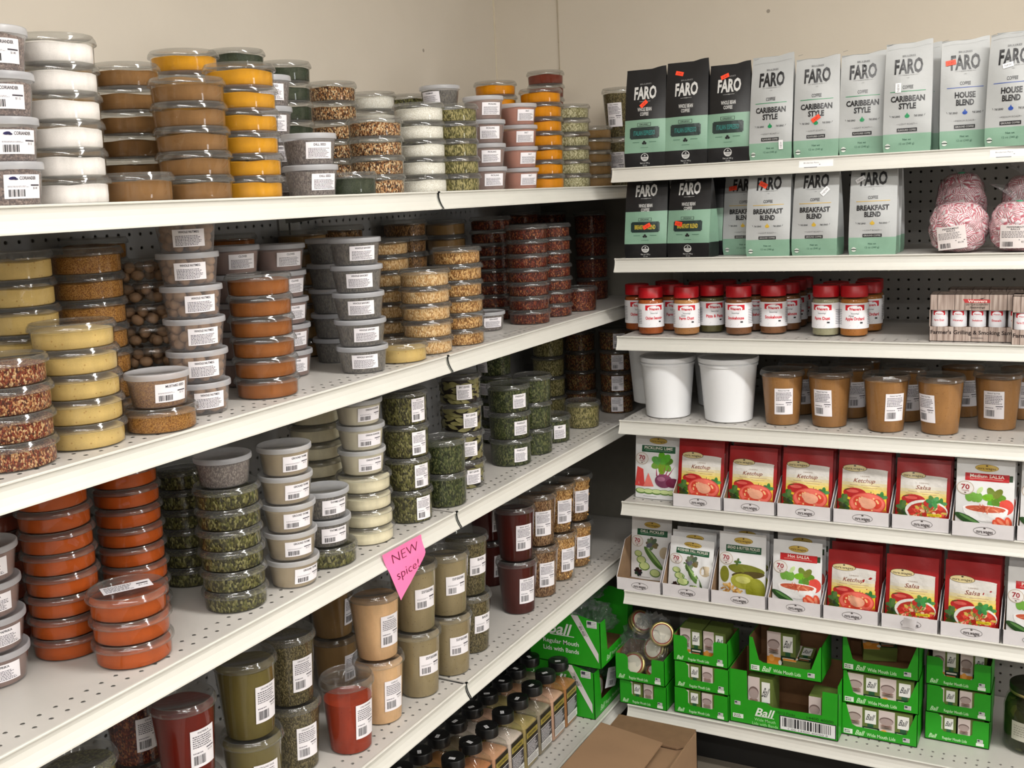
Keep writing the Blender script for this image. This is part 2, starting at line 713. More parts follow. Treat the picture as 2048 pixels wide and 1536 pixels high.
_d = structure(ob('added_door_1', m.mesh('added_door_1', 'door_frame')))
m = MB()
m.box(DX + 0.055, DY0 + 0.02, 0.05, DX + 0.06, DY1 - 0.02, DH - 0.03)
ob('pane', m.mesh('pane', 'added_glow_pane'), _d)
# a raised seam of old filler in the corner and the edge of the painted return
m = MB()
for i in range(16):
    z0 = 1.55 + i * 0.075
    w = 0.0016 + 0.0010 * ((i * 7) % 5) / 4
    m.box(-0.302 - w, WYR - 0.0022, z0, -0.302 + w * 0.6, WYR + 0.001, z0 + 0.077)
structure(ob('trim_1', m.mesh('trim_1', plain('seam_dirt', (182, 170, 150), 0.8))))
m = MB()
for i in range(16):
    z0 = 1.55 + i * 0.075
    w = 0.0022 + 0.0012 * ((i * 5) % 4) / 3
    m.box(WXL, WYR - w * 1.6, z0, WXL + w, WYR, z0 + 0.077)
structure(ob('trim_2', m.mesh('trim_2', plain('corner_filler', (216, 205, 183), 0.7))))

# fluorescent fixtures on the ceiling
plain('fixture_white', (238, 236, 230), 0.35)
_m_, _nt, _out = newmat('tube_glow')
_e = nd(_nt, 'Emission', i_Strength=9.0)
_e.inputs[0].default_value = (1.0, 0.95, 0.87, 1)
_nt.links.new(_e.outputs[0], _out.inputs[0])
FIXW = ['over the corner of the two shelf runs', 'over the far end of the coffee shelves', 'over the aisle by the spice tubs',
        'in the middle of the store aisle', 'at the back of the aisle on the spice side', 'at the back of the store aisle']
for (fx, fy, fl, ax, wt), wh in zip(FIXTURES, FIXW):
    t = thing('ceiling_light', 'white two tube fluorescent ceiling light ' + wh, 'ceiling light', (fx, fy, CEIL - 0.11), 0, 'fluorescent ceiling lights')
    m = MB()
    m.prism([(-0.10, 0.11), (-0.085, 0.055), (0.085, 0.055), (0.10, 0.11)], -fl / 2 - 0.03, fl / 2 + 0.03, 'yz')
    ob('housing', m.mesh('housing', 'fixture_white'), t)
    for s in (-1, 1):
        m = MB()
        m.tube([(-fl / 2, s * 0.05, 0.03), (fl / 2, s * 0.05, 0.03)], 0.013, 10)
        ob('tube', m.mesh('tube', 'tube_glow'), t)

# ------------------------------------------------------------------ gondola shelving
SZ = {k: v + FZ for k, v in dict(L1=.0724, L2=-.2562, L3=-.5859, L4=-.9684, L5=-1.364,
                                 R1=.1138, R2=-.1126, R3=-.3136, R4=-.5359, R5=-.7576, R6=-1.0071, R7=-1.3388).items()}
P_ = 0.0254


def _shift(yh, org):
    return P_ / 2 - ((yh - org) % P_)


perforated('deck_left', (196, 192, 186), 1, 0, P_, 0.0031, rows=[(-0.028, _shift(-1.0887, 0)), (-0.0515, _shift(-1.0887, 0))])
perforated('deck_right', (196, 192, 186), 0, 1, P_, 0.0031, rows=[(0.0386, _shift(0.8532, 0)), (0.0636, _shift(0.8532, 0))])
perforated('pegboard_left', (150, 150, 150), 1, 2, P_, 0.0032)
perforated('pegboard_right', (150, 147, 142), 0, 2, P_, 0.0032)
plain('panel_grey', (128, 124, 114), 0.5, var=0.04)

LIP = [(-0.006, 0.0), (-0.003, 0.0018), (0.0, 0.0018), (0.0016, 0.0006), (0.0016, -0.0010), (-0.0012, -0.0024), (-0.0014, -0.009),
       (0.0004, -0.017), (0.0045, -0.0255), (0.0085, -0.0312), (0.0088, -0.0335), (0.006, -0.0340), (0.0048, -0.0320),
       (0.001, -0.0265), (-0.0035, -0.017), (-0.0055, -0.008)]


def gondola(label, side, a0, a1, shelves, group):
    """side 'L': runs along y, front faces +x at x = 0; side 'R': runs along x, front faces -y at y = 0"""
    t = thing('gondola_shelving', label, 'shelving', ((0, (a0 + a1) / 2, 0) if side == 'L' else ((a0 + a1) / 2, 0, 0)), 0, group)
    inv = Vector(t.location)

    def put(name, me, parent=t, loc=(0, 0, 0)):
        o = ob(name, me, parent)
        o.location = Vector(loc) - (inv if parent is t else Vector((0, 0, 0)))
        return o
    top = SZ['L1'] if side == 'L' else SZ['R1']
    m = MB()
    if side == 'L':
        m.box(PEGX - 0.003, a0 + 0.002, 0.10, PEGX, a1 - 0.002, top - 0.01)
    else:
        m.box(a0 + 0.002, PEGY, 0.10, a1 - 0.002, PEGY + 0.003, top - 0.01)
    mt = MB()  # added strip closing the gap on top, keeps light out behind the pegboard
    if side == 'L':
        mt.box(WXL + 0.002, a0 + 0.002, top - 0.010, PEGX + 0.004, a1 - 0.002, top - 0.004)
    else:
        mt.box(a0 + 0.002, PEGY - 0.004, top - 0.010, a1 - 0.002, WYR - 0.002, top - 0.004)
    put('gap_cover', mt.mesh('gap_cover', 'upright_steel'))
    put('back_panel', m.mesh('back_panel', 'pegboard_left' if side == 'L' else 'pegboard_right'))
    for e in (a0 + 0.016, a1 - 0.016):
        m = MB()
        if side == 'L':
            m.box(PEGX - 0.05, e - 0.015, 0.0, PEGX + 0.006, e + 0.015, top - 0.004)
        else:
            m.box(e - 0.015, PEGY - 0.006, 0.0, e + 0.015, PEGY + 0.05, top - 0.004)
        put('upright', m.mesh('upright', 'upright_steel'))
    for s in shelves:
        z, fx = SZ[s], (0.020 if s == 'L5' else 0.0)
        m = MB()
        if side == 'L':
            m.box(PEGX + 0.006, a0 + 0.003, -0.0025, -0.003, a1 - 0.003, 0.0)
            deck = put('shelf', m.mesh('shelf', 'deck_left'), loc=(fx, 0, z))
        else:
            m.box(a0 + 0.003, 0.003, -0.0025, a1 - 0.003, PEGY - 0.006, 0.0)
            deck = put('shelf', m.mesh('shelf', 'deck_right'), loc=(0, 0, z))
        m = MB()
        if side == 'L':
            m.prism(LIP, a0 + 0.003, a1 - 0.003, 'xz')
            for e in (a0 + 0.003, a1 - 0.0055):
                m.prism([(u + 0.0012, v + 0.0004) for u, v in LIP], e, e + 0.0025, 'xz')
        else:
            m.prism([(-u, v) for u, v in LIP], a0 + 0.001, a1 - 0.003, 'yz')
            for e in (a0, a1 - 0.0055):
                m.prism([(-u - 0.0012, v + 0.0004) for u, v in LIP], e, e + 0.0025, 'yz')
        put('price_channel', m.mesh('price_channel', 'shelf_steel'), deck)
        for e in (a0 + 0.008, a1 - 0.008):
            m = MB()
            if s in ('L5', 'R7'):
                continue
            if side == 'L':
                m.prism([(PEGX + 0.006, -0.003), (PEGX + 0.006, -0.050), (-0.05, -0.018), (-0.05, -0.003)], e - 0.0015, e + 0.0015, 'xz')
            else:
                m.prism([(PEGY - 0.006, -0.003), (PEGY - 0.006, -0.050), (0.05, -0.018), (0.05, -0.003)], e - 0.0015, e + 0.0015, 'yz')
            put('bracket', m.mesh('bracket', 'upright_steel'), deck)
    m = MB()
    if side == 'L':
        m.box(-0.055, a0 + 0.004, 0.0, -0.050, a1 - 0.004, SZ['L5'] - 0.004)
    else:
        m.box(a0 + 0.004, 0.075, 0.0, a1 - 0.004, 0.080, SZ['R7'] - 0.004)
    put('kick_plate', m.mesh('kick_plate', 'kick_black'))
    return t


gondola('white steel gondola section holding the tub stacks far from the corner', 'L', -1.945, -0.722, ['L1', 'L2', 'L3', 'L4', 'L5'], 'gondola sections')
uB = gondola('white steel gondola section in the corner beside the coffee shelves', 'L', -0.718, 0.494, ['L1', 'L2', 'L3', 'L4', 'L5'], 'gondola sections')
gondola('white steel gondola section with seven shelves of coffee, pouches and lid boxes', 'R', 0.0706, 1.290, ['R1', 'R2', 'R3', 'R4', 'R5', 'R6', 'R7'], 'gondola sections')
m = MB()
m.box(PEGX, 0.4945, 0.02, 0.055, 0.4975, SZ['L1'] - 0.02)
o = ob('end_panel', m.mesh('end_panel', 'panel_grey'), uB)
o.location = -Vector(uB.location)

# ------------------------------------------------------------------ spice tubs on the long shelves
for nm, c, sp in [('white', (242, 236, 232), None), ('tan', (150, 118, 76), None), ('brown', (134, 98, 60), None), ('yellow', (206, 146, 34), None),
                  ('gold', (210, 134, 12), None), ('pink', (192, 124, 98), None), ('rust', (128, 62, 46), None),
                  ('ginger', (208, 178, 112), (170, 130, 70)), ('cinnamon', (150, 90, 44), None), ('cayenne', (176, 80, 26), None),
                  ('beige', (186, 166, 130), None), ('cream', (232, 222, 192), None), ('paprika', (112, 26, 13), None),
                  ('olive', (112, 100, 52), None), ('chili', (158, 56, 30), (120, 40, 20)), ('apricot', (228, 186, 140), None),
                  ('sage', (156, 140, 106), (120, 104, 76)), ('maroon', (78, 24, 18), None), ('peanut', (164, 118, 70), (130, 90, 50)),
                  ('pinkgrey', (150, 118, 106), (120, 92, 84))]:
    powder('f_' + nm, c, speck=sp)
grain('f_coriander', [(120, 98, 88), (168, 146, 134), (142, 118, 106), (98, 80, 74)], 408)
grain('f_greyseed', [(112, 98, 90), (138, 124, 114), (92, 80, 74), (160, 148, 138)], 646, (1, 1, 0.5))
grain('f_granule', [(228, 224, 212), (212, 206, 192), (238, 236, 228)], 850, bump=0.3)
grain('f_dkgreen', [(54, 62, 46), (44, 50, 38), (66, 74, 54)], 1190, bump=0.3)
grain('f_mixseed', [(206, 164, 116), (126, 80, 46), (58, 44, 34), (226, 200, 158), (176, 122, 74), (88, 60, 42)], 510, (1, 1, 0.6))
grain('f_herb', [(108, 104, 58), (74, 70, 40), (136, 132, 86), (50, 48, 30), (92, 92, 48), (62, 60, 34)], 340, (1, 1, 0.6))
grain('f_greenseed', [(146, 138, 88), (108, 102, 58), (82, 78, 44), (172, 160, 110)], 510, (1, 1, 0.4))
grain('f_paleherb', [(190, 184, 146), (160, 154, 112), (214, 208, 172), (134, 128, 90)], 544, (1, 1, 0.5))
grain('f_mustard', [(158, 106, 46), (190, 140, 76), (128, 80, 36), (172, 122, 58)], 884, bump=0.6)
grain('f_pepflake', [(140, 66, 40), (196, 146, 98), (104, 52, 34), (214, 178, 132), (120, 44, 28), (160, 104, 66), (84, 46, 32)], 560, (1, 1, 0.6))
grain('f_savory', [(96, 90, 78), (124, 116, 100), (72, 68, 58), (110, 104, 92)], 578, (1, 1, 0.4))
grain('f_flakelight', [(226, 188, 134), (206, 162, 108), (236, 206, 160), (184, 140, 88)], 510, (1, 1, 0.45))
grain('f_flake', [(198, 152, 92), (160, 112, 62), (222, 182, 124), (132, 90, 48)], 544, (1, 1, 0.45))
grain('f_flakebrown', [(142, 102, 60), (108, 76, 44), (172, 130, 82), (84, 58, 36)], 544, (1, 1, 0.45))
grain('f_redflake', [(84, 28, 20), (120, 54, 32), (54, 22, 17), (100, 36, 24), (150, 92, 54), (68, 26, 20)], 442, (1, 1, 0.55))
grain('f_chunk', [(112, 82, 48), (74, 44, 28), (150, 122, 74), (58, 40, 26), (128, 70, 40)], 391, (1, 1, 0.55))
grain('f_parsley', [(58, 66, 34), (40, 46, 26), (80, 88, 50), (50, 58, 30), (104, 106, 66)], 360, (1, 1, 0.6))
grain('f_brnflake', [(150, 114, 80), (118, 84, 56), (178, 142, 104), (96, 68, 46)], 510, (1, 1, 0.45))
grain('f_driedleaf', [(112, 100, 66), (86, 78, 50), (134, 122, 86), (70, 62, 42)], 578, (1, 1, 0.5))
plain('nutmeg_skin', (158, 124, 94), 0.6, var=0.25, vscale=60, bump=0.4, bscale=240)
plain('bay_leaf', (122, 116, 68), 0.6, var=0.25, vscale=30)
plain('onion_chip', (222, 172, 102), 0.55, var=0.28, vscale=45)
plain('dark_core', (40, 30, 22), 0.9)

# rim radius, stack pitch, base radius, wall radius at the top, height of the fill
KIND = {'S': (0.0575, 0.0352, 0.0519, 0.0534, 0.0258), 'F': (0.0485, 0.0500, 0.0395, 0.0455, 0.0410),
        'M': (0.0530, 0.0660, 0.0470, 0.0498, 0.0550), 'Q': (0.0555, 0.1370, 0.0415, 0.0520, 0.1230)}
_cache = {}


def cached(key, fn):
    if key not in _cache:
        _cache[key] = fn()
    return _cache[key]


def tub_mesh(k):
    R, H, rb, rt, hf = KIND[k]

    def mk():
        m = MB()
        g = 0.007 if k != 'Q' else 0.010
        m.lathe([(rb * 0.5, 0.0008), (rb - 0.003, 0.0), (rb, 0.002), (rt, H - g - 0.001), (rt + 0.001, H - g), (R - 0.0025, H - g + 0.0004)], 40)
        return m.mesh('tub', 'frosted_plastic' if k == 'F' else 'clear_plastic', sharp=50)
    return cached(('tub', k), mk)


def lid_mesh(k):
    R, H, rb, rt, hf = KIND[k]

    def mk():
        m = MB()
        if k == 'F':
            prof = [(rt + 0.0008, H - 0.0082), (R - 0.0004, H - 0.0082), (R, H - 0.006), (R - 0.0002, H - 0.0008), (R - 0.0012, H + 0.0006), (R - 0.003, H + 0.0002),
                    (R - 0.0042, H - 0.0010), (0.002, H - 0.0008)]
        else:
            g = 0.0095 if k != 'Q' else 0.0125

            def bead(rc, zc, r0, a0, a1, n=6):
                return [(rc + r0 * math.cos(R_(a0 + (a1 - a0) * q / n)), zc + r0 * math.sin(R_(a0 + (a1 - a0) * q / n))) for q in range(n + 1)]
            prof = [(rt + 0.0004, H - g), (R - 0.0014, H - g - 0.0002)] + bead(R - 0.0010, H - g + 0.0010, 0.0010, -80, 10, 3) + \
                [(R - 0.0085 + 0.0083 * math.cos(R_(q)), H - g + 0.0018 + (g - 0.0015) * 1.16 * math.sin(R_(q))) for q in (4, 14, 24, 34, 44, 54)] + \
                bead(R - 0.0048, H + 0.0002, 0.0013, 40, 180, 6) + [(R - 0.0064, H - 0.0006), (0.004, H - 0.0002)]
        m.lathe(prof, 40, cap1=True)
        return m.mesh('lid', 'frosted_lid' if k == 'F' else 'clear_lid', sharp=75)
    return cached(('lid', k), mk)


def fill_mesh(k, c, var=0):
    R, H, rb, rt, hf = KIND[k]

    def wall(z):
        return rb + (rt - rb) * z / (H - 0.008) - 0.0014

    def mk():
        rng = random.Random(hash((k, len(c), var)) % 9999 + var * 13)
        m = MB()
        if c == 'nutmeg':
            for lay in range(3 if k == 'F' else 2):
                n = 9
                z = 0.011 + lay * 0.0125
                for i in range(n):
                    a = 2 * math.pi * (i + 0.5 * (lay % 2)) / n + rng.uniform(-.12, .12)
                    r = wall(z) - 0.0105
                    m.ellipsoid((r * math.cos(a), r * math.sin(a), z + rng.uniform(-.001, .001)), (0.0115, 0.0088, 0.0088), 9, 6, rotm(rng.uniform(-.6, .6), rng.uniform(-.6, .6), rng.uniform(0, 3)))
                for i in range(3):
                    a = 2 * math.pi * i / 3 + lay
                    m.ellipsoid((0.015 * math.cos(a), 0.015 * math.sin(a), z), (0.0115, 0.0088, 0.0088), 8, 5)
            return m.mesh('nutmegs', 'nutmeg_skin')
        if c == 'bay':
            for i in range(90):
                a = rng.uniform(0, 2 * math.pi)
                z = 0.004 + rng.random() * (hf - 0.006)
                r = wall(z) - rng.uniform(0.0005, 0.004)
                L, w = rng.uniform(0.022, 0.036), rng.uniform(0.007, 0.011)
                tl = rng.uniform(-0.5, 0.5)
                vs = []
                for q in range(7):
                    t = q / 6 * 2 - 1
                    hw = w / 2 * (1 - t * t)
                    for s in (-1, 1):
                        du, dz = t * L / 2 * math.cos(tl) - s * hw * math.sin(tl), t * L / 2 * math.sin(tl) + s * hw * math.cos(tl)
                        aa = a + du / r
                        zz = min(max(z + dz, 0.002), hf + 0.002)
                        rr = min(r + 0.001 * s * math.sin(3 * t), wall(zz) - 0.0003)
                        vs.append((rr * math.cos(aa), rr * math.sin(aa), zz))
                m.add(vs, [(2 * q, 2 * q + 2, 2 * q + 3, 2 * q + 1) for q in range(6)], True)
            m.mi = 1
            m.lathe([(wall(0.003) - 0.008, 0.003), (wall(hf) - 0.008, hf - 0.002)], 24, cap0=True, cap1=True)
            return m.mesh('bay_leaves', 'bay_leaf', 'dark_core')
        if c == 'chip':
            for i in range(190):
                a = rng.uniform(0, 2 * math.pi)
                z = 0.009 + rng.random() * (hf - 0.014)
                r = wall(z) - rng.uniform(0.0062, 0.0085)
                m.ellipsoid((r * math.cos(a), r * math.sin(a), z), (rng.uniform(.004, .0062), rng.uniform(.003, .005), 0.0014), 6, 4, rotm(rng.uniform(0, 3), rng.uniform(0, 3), a))
            m.mi = 1
            m.lathe([(wall(0.003) - 0.006, 0.003), (wall(hf) - 0.006, hf - 0.004)], 24, cap0=True, cap1=True)
            return m.mesh('onion_chips', 'onion_chip', 'f_flake')
        h = hf * (1, 0.96, 1.03)[var % 3]
        if c == 'chili':
            h = hf * 0.80
        ph = rng.uniform(0, 6)
        m.lathe([(rb * 0.4, 0.0016), (wall(0) - 0.002, 0.0016), (wall(0.003), 0.0032), (wall(h * 0.5), h * 0.5), (wall(h) - 0.0006, h - 0.0015),
                 (wall(h) - 0.004, h), (wall(h) * 0.5, h + 0.0006), (0.004, h + 0.001)], 40, cap0=True, cap1=True)
        # uneven top of the fill
        n40 = 40
        m.v = [(x, y, z + (0.0009 * math.sin(math.atan2(y, x) * 2 + ph) + 0.0005 * math.sin(math.atan2(y, x) * 5 + ph) if z > h - 0.002 else 0)) for x, y, z in m.v]
        return m.mesh('spice', 'f_' + c, sharp=60)
    return cached(('fill', k, c, var), mk)


def sticker_mesh(k, title, style, W, Hh, z0, seed):
    """paper label bent round the tub wall, facing +x of the tub"""
    R, H, rb, rt, hf = KIND[k]

    def mk():
        rng = random.Random(seed)
        p = Print()
        p.rect(-W / 2, 0, W / 2, Hh, (236, 232, 236), 0, 12, 2)
        ink = (66, 62, 70)
        if style == 'text':
            p.text(title, 0.004 * W, Hh * 0.85, Hh * 0.13, (44, 42, 48), 1, width=min(W * 0.66, len(title) * Hh * 0.10), bold=0.02)
            p.lines(-W * 0.42, W * 0.42, Hh * 0.06, Hh * 0.66, 7, (96, 92, 100), 1, rng, 0.5, 0.0026)
        elif style == 'price':
            p.text(title, W * 0.10, Hh * 0.85, Hh * 0.13, (44, 42, 48), 1, width=min(W * 0.62, len(title) * Hh * 0.10), bold=0.02)
            if title == 'CORIANDER':
                p.ell(-W * 0.30, Hh * 0.85, W * 0.09, Hh * 0.065, (44, 40, 92), 2, 12, rot=0.1)
                p.ell(-W * 0.25, Hh * 0.83, W * 0.08, Hh * 0.05, (30, 28, 70), 3, 10, rot=-0.2)
            p.rect(W * 0.16, Hh * 0.52, W * 0.46, Hh * 0.58, (60, 56, 66), 1, 3)
            p.text('$1.' + rng.choice(('12', '28', '35', '40')), W * 0.31, Hh * 0.43, Hh * 0.09, ink, 1)
            p.lines(-W * 0.42, W * 0.12, Hh * 0.46, Hh * 0.54, 2, (120, 116, 124), 1, rng, 0.4, 0.002)
            p.barcode(-W * 0.40, Hh * 0.08, 0, Hh * 0.38, 1, 20, rng)
        else:                                # full: title, ingredients, price line, barcode
            p.text(title, 0, Hh * 0.92, Hh * 0.05, ink, 1, width=min(W * 0.6, len(title) * Hh * 0.045), bold=0.01)
            p.lines(-W * 0.42, W * 0.42, Hh * 0.52, Hh * 0.86, 6, (100, 96, 104), 1, rng, 0.5, 0.003)
            p.rect(W * 0.10, Hh * 0.44, W * 0.44, Hh * 0.47, (60, 56, 66), 1, 3)
            p.text('$' + rng.choice(('2.94', '3.18', '4.26')), W * 0.27, Hh * 0.38, Hh * 0.05, ink, 1)
            p.lines(-W * 0.42, W * 0.02, Hh * 0.36, Hh * 0.42, 1, (120, 116, 124), 1, rng, 0.5, 0.002)
            p.barcode(-W * 0.40, Hh * 0.08, W * 0.06, Hh * 0.32, 1, 22, rng)

        def wrap(u, v, o):
            z = z0 + v
            r = rb + (rt - rb) * z / (H - 0.008) + o + 0.0002
            a = u / r
            return (r * math.cos(a), r * math.sin(a), z)
        return p.mesh('sticker', wrap)
    return cached(('st', k, title, style, round(W, 4), round(Hh, 4), round(z0, 4), seed), mk)


